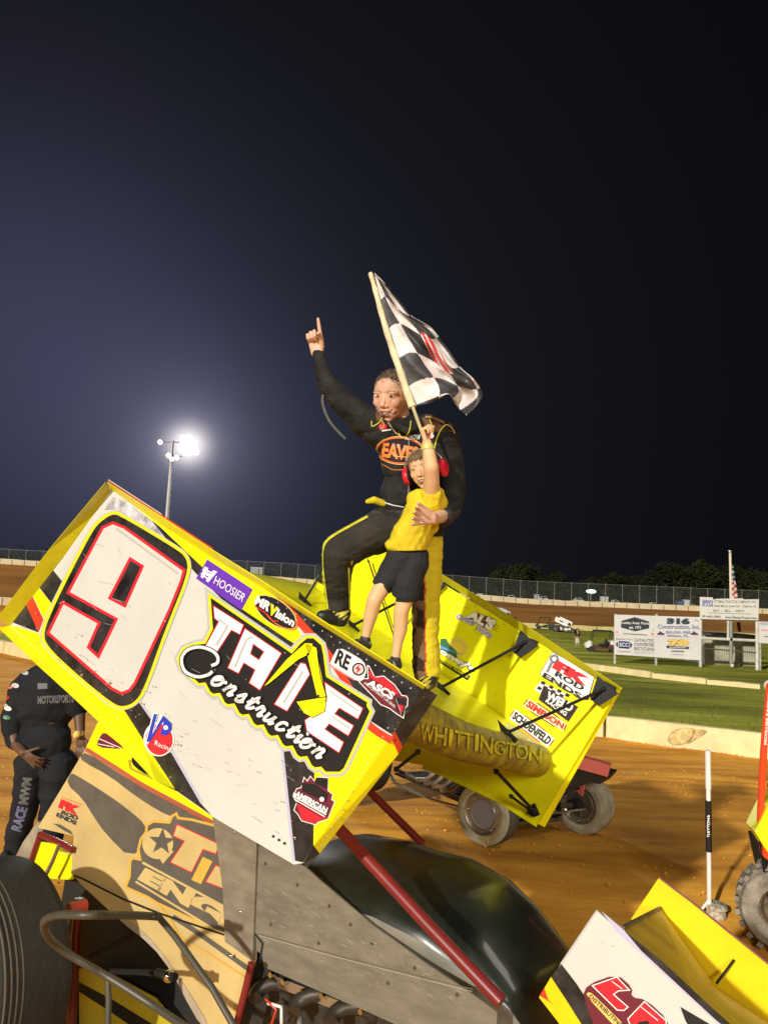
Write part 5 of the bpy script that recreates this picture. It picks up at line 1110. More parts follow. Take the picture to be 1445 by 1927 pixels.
# ---------------------------------------------------------------- man
D = 4.12
def man():
    root = thing('person', U(803, 1296, D), 'grinning man in black and yellow racing suit pointing one finger up', 'person', 'people on the winner\'s car')
    SK = (0.62, 0.36, 0.25); k = D/F
    hc = U(738, 747, D); hh = 50*k
    az = (-_f*.86-_r*.46-_u*.16).normalized(); ax, ay, az = frame(az, _u*1.0+_r*.10)
    ax_ = ax
    B = Prim(); T = head(B, hc, hh, ax, ay, az)
    B.chain([(T(0, -.25, -.25), .055), (U(757, 805, D+.03), .062), (U(765, 830, D+.03), .07)])
    # body under the suit
    B.pe(770, 860, D, 50, 62, 34); B.pe(766, 930, D, 44, 50, 34); B.pe(766, 985, D, 44, 34, 32)
    B.pc([(718, 815, D, 24), (652, 762, D-.03, 17), (618, 728, D-.03, 15), (602, 692, D-.03, 9), (597, 664, D-.03, 8.5)])
    B.pc([(835, 828, D, 24), (852, 885, D, 18), (848, 945, D-.10, 16), (838, 968, D-.16, 15), (818, 976, D-.32, 10.5), (812, 975, D-.36, 10)])
    B.pc([(738, 990, D, 34), (640, 1036, D-.2, 26), (636, 1095, D-.12, 21), (638, 1160, D-.04, 14)]); B.pc([(790, 1000, D, 34), (800, 1100, D-.02, 23), (801, 1180, D-.02, 19), (804, 1268, D-.02, 13)])
    wr_ = U(597, 664, D-.03); hand(B, wr_, (U(592, 625, D)-U(598, 664, D)), _r*1.0-_f*.15, L=.19, curls=((4, 3, 2), (72, 95, 55), (76, 98, 55), (78, 98, 55)), thumb=(70, 40, 45), spread=2, side=1, thick=1.12)
    w2 = U(815, 975, D-.36); hand(B, w2, (U(780, 972, D-.44)-U(815, 975, D-.36)), (_u*1.0+_f*.1), L=.185, curls=((24, 20, 12), (18, 18, 10), (14, 14, 8), (4, 6, 4)), thumb=(64, 6, 6), spread=9, side=1, thick=1.1)
    fc = facecol(T, hc, hh, ax, ay, az, SK, (0.50, 0.20, 0.15), (0.30, 0.17, 0.10), stub=.04)
    B.bake('body', root, SKM, .0036, 3, col=lambda p, n: fc(p) if (p-hc).length < hh*1.35 else SK)
    eyes(root, T, hh, ax, ay, az, (.1, 0))
    H = Prim()
    H.ell(T(0, .36, -.20), (.755*hh, .70*hh, .82*hh), (ax, ay, az))
    for s in (-1, 1): H.ell(T(s*.58, .15, -.25), (.17*hh, .30*hh, .34*hh), (ax, ay, az))
    hm = H.bake('hair', root, HAIRM, .004, 2, col=lambda p, n: (0.10, .065, .045) if noise.noise(p*120) > -.1 else (.17, .12, .085), disp=lambda p, n: .004*noise.noise(p*90))
    strands(hm, H.bvh, T, hh, ax, ay, az, (0.07, .045, .03), 900, .016, 1)
    # suit
    S_ = Prim()
    S_.pe(771, 860, D, 56, 66, 42); S_.pe(768, 928, D, 51, 50, 42); S_.pe(770, 983, D, 52, 36, 42); S_.pc([(722, 812, D, 24), (760, 806, D+.02, 24), (800, 806, D+.02, 26), (838, 822, D, 26)])
    S_.pc([(722, 822, D, 28), (690, 795, D-.01, 30), (652, 762, D-.03, 25), (622, 731, D-.03, 21), (609, 703, D-.03, 16.5), (599, 670, D-.03, 12)])
    S_.pc([(832, 830, D, 32), (849, 880, D, 25), (850, 930, D-.05, 26), (843, 958, D-.13, 24), (834, 969, D-.19, 21)])
    S_.pc([(740, 990, D, 44), (690, 1010, D-.1, 37), (641, 1036, D-.2, 35), (634, 1075, D-.16, 27), (635, 1120, D-.08, 23.5), (637, 1154, D-.05, 22)])
    S_.pc([(788, 1000, D, 47), (798, 1060, D, 34), (801, 1120, D-.02, 27), (801, 1200, D-.02, 25), (803, 1264, D-.02, 25)])
    S_.chain([(U(745, 800, D-.10), .02), (U(768, 812, D-.14), .02), (U(790, 800, D-.08), .02), (U(790, 788, D+.05), .02), (U(755, 782, D+.10), .02)])
    BK_, GY_, YL_, CA_, CB_ = (0.016, 0.015, 0.015), (0.045, 0.040, 0.036), (0.62, 0.50, 0.02), (0.16, 0.09, 0.05), (0.035, 0.02, 0.012)
    def col(p, n):
        x, y, z = px(p); w_ = noise.noise(p*16)
        if y > 985 and x < 705 and x < 612+max(0, (y-1120))*0.0:
            pass
        if y > 965:
            left = x > 745 and y > 1000 or x > 780
            if left and y > 1010:
                e = 797+(y-1040)*.012+w_*2
                if x > e+2.5: return YL_
                if x > e: return (.5, .05, .02)
                if y > 1130: return CA_ if w_ > -.05 else CB_
                return BK_
            # bent leg: thin yellow piping down the outer side
            ex = 604 if y > 1040 else 604+(1040-y)*1.35
            if y > 1025 and x < 603+(2*w_) + max(0, (y-1080))*.16: return YL_
            if y <= 1025 and x < 690 and y < 1017-(x-600)*.60: return YL_
            if x > 661 and 1055 < y < 1165 and w_ > -.05: return YL_
            d_ = .5+.5*noise.noise(p*7); return tuple(a+(b-a)*d_ for a, b in zip((.018, .016, .015), (.050, .042, .034)))
        if y < 812 and (708 < x < 722 or x > 795) and x < 852 and w_ > -.4: return CA_ if w_ > .0 else CB_
        return tuple(a*(1.1+.8*w_) for a in (BK_ if y < 960 else GY_))
    suit = S_.bake('racing_suit', root, CLM, .006, 4, col=col, disp=wr(.0085, 7, 15), label='black racing suit with yellow leg panel and orange chest oval')
    tr = S_.bvh; b = MB(); f = surf_draw(b, tr, .002, 2)
    el = circ((753, 848), 43, 40, 24, .06)
    def loopf(p, wd, m, lay): f.line(list(p)+[p[0], p[1]], wd, m, lay)
    loopf(el, 3.2, mat('suit_orange', (0.62, 0.10, 0.03), .7), 1); loopf(circ((753, 848), 45, 40, 26, .06), 1.2, YLP, 1)
    f.text('EAVES', [(719, 860), (787, 870), (788, 842), (721, 832)], ORG, 2, .04, out=MAR, ow=.05); f.line([(740, 858), (790, 862)], 1.5, YLP, 3)
    f.line([(710, 868), (740, 884), (770, 884)], 1.2, ORG, 2)
    f.text('ARROW', [(762, 828), (790, 828), (791, 818), (763, 818)], PUR, 2, .03); f.poly([(714, 797), (727, 800), (726, 810), (713, 806)], RED, 1); f.line([(718, 811), (735, 809)], 2, PUR, 2)
    YP = mat('piping_yellow', (0.60, 0.55, 0.03), .6)
    f.line(crv([(812, 868), (818, 840), (826, 815), (838, 800), (850, 806), (855, 816)]), 2.4, YP, 1); f.line(crv([(703, 850), (702, 868), (704, 880)]), 2.2, YP, 1); f.line(crv([(699, 792), (700, 802), (712, 796), (718, 786)]), 1.6, YP, 1)
    f.line(crv([(773, 792), (770, 810), (762, 822), (754, 822), (750, 812)]), 1.8, YP, 1); f.line(crv([(808, 790), (812, 800), (804, 806)]), 1.6, YP, 1)
    f.poly([(807, 806), (817, 798), (814, 822), (805, 830)], PNK, 1); f.text('RACE', [(812, 826), (808, 800), (814, 800), (817, 822)], PUR, 2, .02)
    f.line(crv([(692, 972), (655, 992), (622, 1012), (609, 1030), (607, 1060), (611, 1100), (617, 1146)]), 4.2, YP, 1); f.line(crv([(656, 1068), (657, 1110), (658, 1148)]), 3.5, YP, 1)
    GP_ = mat('suit_gold_trim', (0.42, 0.26, 0.10), .6)
    f.line(crv([(716, 789), (722, 800), (716, 808)]), 3, GP_, 1); f.line(crv([(800, 784), (818, 788), (836, 796)]), 3.5, GP_, 1); f.line(crv([(730, 795), (742, 812), (752, 820)]), 2, GP_, 1); f.line([(768, 818), (770, 850)], .8, GRY, 1); f.line([(770, 880), (768, 940)], .8, GRY, 1)
    f.line([(720, 944), (738, 950), (760, 954)], 2.2, PUR, 1)
    f.line([(712, 958), (735, 968), (765, 972)], 7, mat('belt_black', (0.02, .018, .016), .5), 1)
    absorb(suit, b)
    t = Prim(); t.chain([(U(692, 944, D-.04), .014), (U(704, 941, D-.06), .020), (U(722, 948, D-.03), .02)]); t.bake('suit_tab', root, CLM, .005, 2, col=lambda p, n: YL_)
    st = MB(); st.tube([U(x, y, D-.05) for x, y in crv([(616, 728), (607, 750), (612, 775), (624, 798), (640, 816), (650, 826)], 4)], .008, mat('grey_strap', (0.20, .19, .18), .7, var=.5, vs_=30, c2=(.06, .06, .06)), 8); st.tube([U(x, y, D-.06) for x, y in crv([(616, 730), (635, 752), (650, 775), (672, 797), (690, 818)], 4)], .004, mat('grey_strap', (1, 1, 1)), 8); st.build('sleeve_strap', root)
    rg = MB(); rg.sphere(U(797, 990, D-.43), .007, CHR, n=6); rg.build('ring', root)
    def shoe(x, y, d, dx, dy, lx):
        s_ = Prim(); s_.pc([(x+4, y-6, d, 17), (x, y+2, d-.02, 18)]); s_.pc([(x+3, y+5, d, 15), (x+dx*.6, y+dy*.6+3, d-.06, 14), (x+dx, y+dy+3, d-.10, 11)])
        s_.bake('shoe', root, mat('shoe_leather', (1, 1, 1), .45, attr='Col'), .005, 3, col=lambda p, n: (0.55, .48, .05) if (noise.noise(p*14)+.25*math.sin(px(p)[0]*.5+px(p)[1]*.7)) > .12 else (.02, .02, .02))
    shoe(806, 1278, D-.03, -10, 10, 0); shoe(640, 1160, D-.06, -34, -4, 0)
man()
# ---------------------------------------------------------------- boy
def boy():
    d = 3.92; k = d/F; root = thing('person', U(745, 1258, d), 'small boy in yellow shirt and red ear muffs holding up the checkered flag', 'person', 'people on the winner\'s car')
    SK = (0.66, 0.40, 0.22); hc = U(797, 884, d); hh = 38.5*k
    az = (-_f*.90-_r*.36-_u*.02).normalized(); ax, ay, az = frame(az, _u*1.0-_r*.22)
    B = Prim(); T = head(B, hc, hh, ax, ay, az, -.5)
    B.chain([(T(0, -.4, -.2), .036), (U(806, 935, d+.02), .04)])
    B.pe(802, 958, d, 27, 30, 18); B.pe(783, 1003, d, 28, 32, 20); B.pe(768, 1045, d, 30, 24, 20)
    B.pc([(812, 944, d-.02, 17), (812, 905, d-.10, 15), (811, 880, d-.14, 14.5), (807, 855, d-.14, 12.5), (803, 834, d-.13, 9.5)])
    B.pc([(822, 950, d+.04, 13), (812, 975, d+.10, 10), (802, 998, d+.10, 9)])
    B.pc([(750, 1058, d, 22), (722, 1100, d-.02, 18), (705, 1128, d-.03, 14.5), (697, 1160, d-.01, 13), (691, 1185, d, 9.5), (687, 1204, d, 8)])
    B.pc([(785, 1060, d, 22), (764, 1122, d-.02, 17), (755, 1150, d-.02, 14.5), (753, 1185, d, 13.5), (748, 1212, d, 9.5), (744, 1240, d, 8)])
    w_ = U(803, 834, d-.13); hand(B, w_, U(792, 792, d-.13)-U(803, 834, d-.13), _f*.9+_r*.3, L=.145, curls=((66, 70, 40), (70, 75, 40), (74, 78, 40), (78, 80, 40)), thumb=(55, 40, 30), spread=3, side=1, thick=1.1)
    fc = facecol(T, hc, hh, ax, ay, az, SK, (0.60, 0.26, 0.18), (0.30, 0.18, 0.09))
    B.bake('body', root, SKM, .0034, 3, col=lambda p, n: fc(p) if (p-hc).length < hh*1.2 and px(p)[2] > d-.11 else tuple(v*(1+.08*noise.noise(p*20)) for v in SK))
    eyes(root, T, hh, ax, ay, az, (-.25, -.1))
    H = Prim(); H.ell(T(0, .34, -.20), (.765*hh, .70*hh, .86*hh), (ax, ay, az)); H.ell(T(0, .52, .22), (.55*hh, .32*hh, .46*hh), (ax, ay, az))
    for s in (-1, 1): H.ell(T(s*.58, .1, -.2), (.19*hh, .34*hh, .4*hh), (ax, ay, az))
    hm = H.bake('hair', root, HAIRM, .0035, 2, col=lambda p, n: (0.16, .095, .045) if noise.noise(p*150) > -.1 else (.25, .16, .08), disp=lambda p, n: .003*noise.noise(p*110))
    strands(hm, H.bvh, T, hh, ax, ay, az, (0.20, .12, .055), 900, .013, 2)
    S_ = Prim(); S_.pe(800, 952, d, 33, 26, 24, 8); S_.pe(792, 985, d, 35, 30, 26); S_.pc([(790, 975, d, 35), (778, 1005, d, 37), (768, 1022, d, 37)]); S_.pe(767, 1026, d, 41, 22, 30, 3)
    S_.pc([(782, 940, d, 17), (818, 936, d, 20)]); S_.pc([(812, 948, d-.02, 23), (812, 930, d-.05, 20)]); S_.pc([(822, 945, d, 20), (831, 960, d, 11), (828, 972, d, 9)])
    S_.bake('shirt', root, CLM, .005, 3, col=lambda p, n: tuple(v*(1+.12*noise.noise(p*12)) for v in (0.66, 0.50, 0.02)), disp=wr(.011, 12, 8, 5), label='bright yellow shirt with loose folds', clip=[(U(766, 1035, d), (-_u+_r*.03).normalized(), .3)])
    Q = Prim(); Q.pe(767, 1046, d, 40, 22, 28); Q.pc([(752, 1055, d, 28), (728, 1090, d-.01, 22), (722, 1098, d-.01, 21)]); Q.pc([(778, 1060, d, 30), (766, 1100, d-.02, 26), (763, 1116, d-.02, 25)])
    Q.bake('shorts', root, CLM, .005, 3, col=lambda p, n: (0.022, .023, .026), disp=wr(.008, 9, 9, 2), clip=[(U(711, 1102, d), (U(700, 1125, d)-U(722, 1090, d)).normalized(), .12), (U(761, 1130, d), -_u, .12)])
    for x, y, dx in ((687, 1208, -16), (744, 1246, -12)):
        s = Prim(); s.pc([(x, y-4, d, 11), (x, y+4, d, 11.5)]); s.pc([(x+3, y+6, d, 10), (x+dx, y+2, d-.05, 8)]); s.bake('shoe', root, mat('shoe_leather', (1, 1, 1)), .004, 2, col=lambda p, n: (.03, .03, .03) if noise.noise(p*30) < .35 else (.4, .4, .38))
    ml = T(-.86, -.12, -.1); mr = T(.92, -.1, -.1)
    rm = mat('ear_muff_red', (0.62, 0.012, 0.035), .35)
    for c_, s in ((ml, -1), (mr, 1)):
        em = MB(); em.lathe(c_, ax*s, [(-.16*hh, .001), (-.16*hh, .34*hh), (-.06*hh, .42*hh), (.04*hh, .47*hh), (.14*hh, .45*hh), (.22*hh, .34*hh), (.26*hh, .001)], rm, 28, mf=lambda i: BTB if i < 2 else rm); em.build('ear_muff_cup', root)
    hb = MB(); hb.tube([T(1.02*math.cos(a), .02+1.02*math.sin(a), -.12) for a in [math.pi*i/16 for i in range(17)]], .0055, mat('steel_band', (.35, .36, .38), .3, metal=.7), 8); hb.build('ear_muff_band', root)
    wb = MB(); a_, b_ = U(803.5, 838, d-.13), U(805, 847, d-.135); wb.tube([a_, b_], [.0315, .034], mat('wristband_yellow', (0.50, 0.45, 0.12), .5), 18); wb.build('wristband', root)
boy()
# ---------------------------------------------------------------- checkered flag
def flag():
    d = 3.80; root = thing('checkered_flag', U(796, 805, d), 'black and white checkered flag on a cream pole held up by the boy', 'flag')
    FW, FK_, CRF = mat('flag_satin_white', (0.64, 0.60, 0.60), .5, bump=.3, bs=20), mat('flag_satin_black', (0.035, 0.035, 0.04), .5, bump=.3, bs=20), mat('flag_cream', (0.66, 0.58, 0.38), .6, var=.15, vs_=10, bump=.4, bs=30)
    WD = mat('cream_wood', (0.50, 0.42, 0.24), .6, var=.2)
    MB().tube([U(776, 764, d-.01), U(786, 792, d-.01), U(797, 822, d+.0), U(801, 834, d+.0)], .0085, WD, 10).build('flag_stick', root)
    s = MB(); ps = crv([(697, 514), (706, 545), (718, 590), (733, 640), (750, 690), (765, 735), (776, 766)], 4); n = len(ps)
    s.tube([U(x, y, d-.004*math.sin(i*1.3)) for i, (x, y) in enumerate(ps)], [(4.2+4.0*i/n+.5*math.sin(i*1.9))*d/F for i in range(n)], CRF, 14); s.build('pole_sleeve', root)
    hoist = crv([(704, 514), (712, 545), (724, 590), (740, 640), (757, 690), (773, 735), (785, 763)], 8)
    fly = crv([(706, 514), (740, 552), (772, 592), (812, 618), (838, 650), (866, 690), (893, 715), (908, 748), (877, 781)], 8)
    bot = crv([(785, 763), (815, 756), (843, 741), (852, 752), (860, 765), (877, 781)], 8)
    def at(L, t): t = max(0, min(1, t))*(len(L)-1); i = min(int(t), len(L)-2); a = t-i; return (L[i][0]*(1-a)+L[i+1][0]*a, L[i][1]*(1-a)+L[i+1][1]*a)
    def fn(u, v):                                             # u down the hoist, v towards the fly
        A, B, Cb = at(hoist, u), at(fly, u), at(bot, v); L0, L1 = at(bot, 0), at(bot, 1); k = u*u*u*u*u
        x = A[0]*(1-v)+B[0]*v; y = A[1]*(1-v)+B[1]*v
        lx, ly = L0[0]*(1-v)+L1[0]*v, L0[1]*(1-v)+L1[1]*v
        x += (Cb[0]-lx)*k; y += (Cb[1]-ly)*k
        amp = .10*v*u; dd = amp*math.sin(v*9.5-u*5.5+.5)+.045*v*u*math.sin(u*16+v*6)+.018*v*math.sin(u*30-v*17)+.012*math.sin(u*37+v*9)*v
        return U(x, y, d+dd)
    def mf(u, v):
        a = u*5.4+.22*math.sin(v*6)+.7; b = v*3.3+.18*math.sin(u*7)
        if .42 < u < .72 and .58 < v < .80:
            e = ((u-.57)/.15)**2+((v-.69)/.11)**2
            if e < 1: return RED if (int((v*2.2+u)*14) % 3) != 1 else FW
        return FW if (int(a)+int(b)) % 2 == 1 else FK_
    c = MB(); c.grid(fn, 170, 130, FW, mf=mf); o = c.build('flag_cloth', root)
    sd = o.modifiers.new('t', 'SOLIDIFY'); sd.thickness = .0015
flag()
# ---------------------------------------------------------------- crew member in black
def crew():
    d = 6.2; root = thing('person', GP(60, 1612), 'crew member in a dark uniform with pale trouser lettering standing behind the car tail', 'person')
    SK = (0.11, 0.055, 0.03); B = Prim(); hc = U(105, 1215, d); hh = 27*d/F; ax, ay, az = frame(-_f+_r*.35, _u); T = head(B, hc, hh, ax, ay, az); B.chain([(T(0, -.3, -.2), .055), (U(98, 1262, d), .07)])
    B.pe(88, 1330, d, 42, 62, 30); B.pe(86, 1410, d, 38, 40, 28); B.pc([(42, 1292, d, 16), (20, 1355, d, 13), (30, 1400, d-.1, 10), (44, 1416, d-.18, 8)]); B.pc([(132, 1292, d, 16), (150, 1345, d-.05, 11), (152, 1385, d-.12, 8)])
    B.pc([(62, 1440, d, 22), (48, 1520, d, 16), (26, 1592, d, 10)]); B.pc([(112, 1440, d, 22), (104, 1530, d, 16), (92, 1600, d, 10)])
    hand(B, U(44, 1416, d-.18), U(66, 1434, d-.2)-U(44, 1416, d-.18), _u+_r*.3, L=.19, curls=((20, 15, 10), (18, 15, 10), (12, 12, 8), (8, 8, 8)), thumb=(30, 10, 10), spread=12)
    hand(B, U(152, 1385, d-.12), U(153, 1412, d-.14)-U(152, 1385, d-.12), _r, L=.18, curls=((20, 20, 20),)*4, side=-1)
    B.bake('body', root, SKM, .006, 3, col=lambda p, n: SK)
    S_ = Prim(); S_.pe(88, 1320, d, 56, 66, 34); S_.pe(86, 1392, d, 48, 48, 33); S_.pc([(46, 1290, d, 22), (24, 1350, d, 20), (26, 1388, d-.04, 17), (36, 1404, d-.1, 12)]); S_.pc([(130, 1290, d, 24), (146, 1332, d-.03, 18)])
    S_.pc([(62, 1440, d, 32), (50, 1510, d, 24), (30, 1585, d, 20), (26, 1598, d, 19)]); S_.pc([(112, 1440, d, 34), (104, 1520, d, 26), (92, 1600, d, 20)]); S_.pc([(50, 1280, d, 16), (98, 1262, d, 18), (130, 1284, d, 16)])
    suit = S_.bake('uniform', root, CLM, .009, 4, col=lambda p, n: tuple(v*(1+.5*noise.noise(p*5)) for v in (.011, .012, .015)), disp=wr(.016, 4, 6, 1))
    b = MB(); f = surf_draw(b, S_.bvh, .004); lt = mat('pale_uniform_print', (0.11, 0.108, 0.105), .8)
    f.text('MOTORSPORTS', [(72, 1325), (140, 1322), (140, 1306), (72, 1310)], lt, 1, .05); f.poly([(72, 1286), (90, 1286), (90, 1296), (72, 1297)], mat('dim_print', (.12, .12, .13), .7), 1)
    f.text('MWM', [(54, 1515), (62, 1464), (44, 1462), (36, 1512)], lt, 1, .05); f.text('RACE', [(40, 1566), (54, 1520), (34, 1516), (22, 1560)], mat('bluish_print', (.12, .12, .22), .7), 1, .05)
    for x, y, m in ((18, 1292, PNK), (30, 1290, GRY), (12, 1312, RED), (10, 1328, GRY), (16, 1333, PUR), (14, 1350, GRN), (48, 1266, GRY)): f.poly(circ((x, y), 7, 10, 4.5, .2), m, 1)
    absorb(suit, b)
    w_ = MB(); w_.tube([U(148, 1378, d-.12), U(150, 1385, d-.12)], .045, YLP, 14); w_.sphere(U(146, 1382, d-.18), .03, YLP, n=6); w_.build('watch', root)
    for x, y in ((22, 1606), (88, 1608)):
        s = Prim(); s.pc([(x+4, y, d, 12), (x-12, y+4, d-.1, 9)]); s.bake('shoe', root, CLM, .007, 2, col=lambda p, n: (.02, .02, .02))
    # air hose chrome rail in front of his feet
crew()
# ================================================================ second racing car behind
def car2():
    P0 = GP(900, 1590); tr = 1.52; P1 = P0+V((.86, .51, 0))*tr; P1.z = GZ(P1.x, P1.y); a = (P1-P0).normalized(); aw = (a+V((-.10, .45, 0))).normalized(); fw_ = V((a.y, -a.x, 0)).normalized(); up = V((0, 0, 1))
    if fw_.y > 0: fw_ = -fw_
    up = (a.cross(fw_)); up = up if up.z > 0 else -up
    root = thing('second_race_car', P0+a*tr/2-fw_*.9, 'muddy sprint race car parked behind the raised wing with pale dusty front tyres', 'race car')
    O = P0+a*.10; Q = lambda r, f, u: O+a*r+fw_*f+up*u
    RR = .31; trk = tr-.16
    def tx(b):
        m = mat('tan_tyre_print', (0.55, 0.42, 0.16), .7)
        for base, st in (('HOOSIER', 2.6), ('HOOSIER', -.5)):
            for i, ch in enumerate(base):
                an = st-i*.17; c = Q(0, 0, RR)-aw*.142; rad = RR*.80; vs, fs = glyphs(ch, .05)
                def fn(g, h): ra = rad-.03+h*.055; t = an-(g-.5)*.14; fq = aw.cross(up).normalized(); fq = fq if fq.dot(fw_) > 0 else -fq; return c+fq*(math.cos(t)*ra)+up*math.sin(t)*ra-aw*.003
                b.add([fn(g, h) for g, h in vs], fs, m)
    wheel(root, Q(.0, 0, RR), aw, RR, .24, RDK, RDU, face=WCV, txt=tx, rs=.60); wheel(root, Q(trk, 0, RR), aw, RR, .24, RDU, RDU, face=MUD, rs=.58)
    wheel(root, Q(-.20, -2.25, .42), a, .42, .38, RUB, RUB, face=MUD); wheel(root, Q(trk+.1, -2.25, .44), a, .44, .42, RUB, RUB, face=MUD)
    def T(pts, r, m, nm): MB().tube([Q(*p) for p in pts], r, m, 10).build(nm, root)
    T([(.1, .0, RR), (trk-.1, 0, RR)], .03, MUD, 'front_axle')
    for x in (.35, .85): 
        T([(x, 0, RR+.02), (x, -.75, RR+.02)], .014, ALU, 'radius_rod'); T([(x, .02, RR-.1), (x, -.7, RR-.06)], .014, MUD, 'radius_rod')
        T([(x-.08, -.02, RR), (x, -.14, RR+.36)], .028, GRM, 'shock_absorber')
    T([(.1, .12, RR-.04), (trk-.1, .12, RR-.02)], .014, ALU, 'tie_rod'); T([(.3, .0, .2), (.3, -2.2, .24)], .022, MUD, 'frame_rail'); T([(.95, 0, .2), (.95, -2.2, .24)], .022, MUD, 'frame_rail')
    T([(.3, .0, .2), (.33, .1, .5), (.36, -.3, .62), (.3, -1.0, .72), (.3, -2.2, .6)], .02, MUD, 'frame_rail'); T([(.95, .0, .2), (.92, .1, .5), (.9, -.3, .62), (.95, -1.0, .72), (.95, -2.2, .6)], .02, MUD, 'frame_rail')
    T([(.33, .10, .5), (.92, .10, .5)], .02, MUD, 'cross_tube'); T([(.3, .08, .2), (.95, .08, .2)], .02, MUD, 'cross_tube'); T([(-.02, -.3, .26), (-.12, -.8, .24), (-.12, -1.6, .24), (.0, -1.9, .26)], .017, ALU, 'nerf_bar')
    e = MB(); e.box(Q(.62, -.95, .42), a*.2, fw_*.35, up*.18, GRM); e.box(Q(.62, -.45, .42), a*.16, fw_*.12, up*.14, mat('dusty_aluminium', (.30, .26, .2), .4, metal=.7, var=.4)); e.build('engine_block', root)
    for i in range(4):
        z = MB(); z.tube([Q(.42, -.7-.17*i, .48), Q(.24, -.72-.17*i, .46), Q(.18, -.85-.17*i, .32), Q(.2, -1.1-.17*i, .26)], .028, mat('rusty_header', (.22, .15, .10), .5, metal=.6, var=.4), 10); z.build('exhaust_header', root)
    bp_ = MB(); bp_.box(Q(.62, -1.1, .19), a*.34, fw_*1.15, up*.012, GRM); bp_.box(Q(.62, -.28, .34), a*.27, fw_*.10, up*.14, GRM); bp_.tube([Q(.2, -.12, .44), Q(1.05, -.12, .44)], .035, MUD, 12); bp_.box(Q(.98, -.9, .42), a*.03, fw_*.6, up*.16, GRM); bp_.build('belly_pan', root)
    for x in (.12, 1.28):
        h = MB(); h.tube([Q(x, 0, RR), Q(x+(.12 if x < .5 else -.12), .02, RR)], .07, GRM, 14); h.tube([Q(x, .03, RR-.12), Q(x, .0, RR+.14)], .025, MUD, 8); h.build('hub', root)
    rad = MB(); rad.box(Q(.62, -.02, .50), a*.22, fw_*.03, up*.16, GRM)
    for i in range(6): rad.box(Q(.42+.08*i, .02, .50), a*.012, fw_*.006, up*.15, MUD)
    rad.build('radiator', root)
    b = MB(); pr = [(-.3, .55), (-.05, .66), (.25, .60), (.38, .46)]
    n = [Q(r, f, u) for f, u in ((-1.6, .78), (-1.0, .80), (-.4, .72), (.12, .58)) for r in (.30, .46, .80, .96)]; hgt = (0, .07, .07, 0)
    for i in range(len(n)): n[i] = n[i]+up*hgt[i % 4]
    b.add(n, [(i*4+k, i*4+k+1, (i+1)*4+k+1, (i+1)*4+k) for i in range(3) for k in range(3)], GRM, True); b.slab([Q(.29, -1.6, .80), Q(.29, .1, .56), Q(.29, .05, .40), Q(.29, -1.6, .36)], a*.01, TGY); b.slab([Q(.97, -1.6, .80), Q(.97, .1, .56), Q(.97, .05, .40), Q(.97, -1.6, .36)], a*.01, TGY); b.build('hood', root)
    z = MB(); z.slab([U(x, y, 7.9) for x, y in ((1090, 1424), (1148, 1440), (1142, 1462), (1084, 1446))], V((.05, .12, 0)), PNK); z.build('nose_wing', root, 'faded red nose wing board')
    z = MB(); z.slab([U(x, y, 7.95) for x, y in ((1070, 1440), (1142, 1460), (1128, 1476), (1110, 1472), (1066, 1490))], V((.2, .3, 0)), GRM); z.build('nose_panel', root)
    w_ = MB(); w_.slab([Q(.95, -.05, .86), Q(.95, .38, .62), Q(.95, .36, .50), Q(.95, -.1, .66)], a*.01, PNK); w_.slab([Q(.55, -.0, .70), Q(.55, .32, .56), Q(.95, .32, .56), Q(.95, -.0, .70)], up*.015, GRM); w_.build('nose_wing', root, 'faded red nose wing board')
    s = MB(); s.sphere(Q(.66, .10, .62), .05, CHR, n=6); s.tube([Q(.5, .08, .66), Q(.62, .1, .72), Q(.8, .04, .68)], .018, ALU, 8); s.tube([Q(.75, .08, .5), Q(.86, .12, .38), Q(.9, .1, .24)], .02, BTB, 8); s.tube([Q(.7, .12, .34), Q(.85, .15, .46), Q(.98, .1, .44)], .012, ALU, 8); s.build('steering_gear', root)
car2()
# ================================================================ banner pole and right-border vehicle
def pole():
    g = GP(1340, 1725); d = (g-CAM).dot(_f); root = thing('banner_pole', g, 'thin white pole with a black lettered sleeve standing on the clay near the orange vehicle', 'pole')
    W_ = lambda x, y, dd=0: U(x, y, d+dd)
    MB().tube([W_(1331, 1412), W_(1332, 1484)], 5.3*d/F, WPL, 14).build('upper_sleeve', root); MB().tube([W_(1332, 1480), W_(1334, 1720)], 4.3*d/F, WPL, 14).build('shaft', root)
    s = MB(); s.tube([W_(1332, 1506), W_(1333, 1602)], 5.6*d/F, BK2, 18); f = Face(s, lambda x, y, o: W_(x, y, -5.6*d/F*math.sqrt(max(.01, 1-((x-1332.5)/5.7)**2))-o), .002); f.text('DAYTONA', [(1336, 1575), (1335.4, 1533), (1329.5, 1533), (1329.5, 1575)], PUR, 1, .04); s.build('black_sleeve', root)
    MB().tube([W_(1331, 1696), W_(1319, 1712)], 2.5*d/F, WPL, 8).build('side_strut', root)
    b = MB(); c = W_(1347, 1716)
    b.lathe(c, up_ := V((0, 0, 1)), [(-.16, .001), (-.16, .06), (-.10, .085), (-.05, .07), (-.03, .08), (.02, .075), (.035, .09), (.06, .085), (.075, .05), (.075, .001)], mat('muddy_white', (0.45, 0.36, 0.24), .7, var=.5, vs_=25, c2=(.6, .55, .45), bump=.8), 20)
    b.tube([c+V((-.06, -.08, -.08)), c+V((.05, -.09, -.1)), c+V((.09, -.05, -.15))], .014, mat('muddy_white', (1, 1, 1)), 8); b.build('weighted_base', root)
pole()
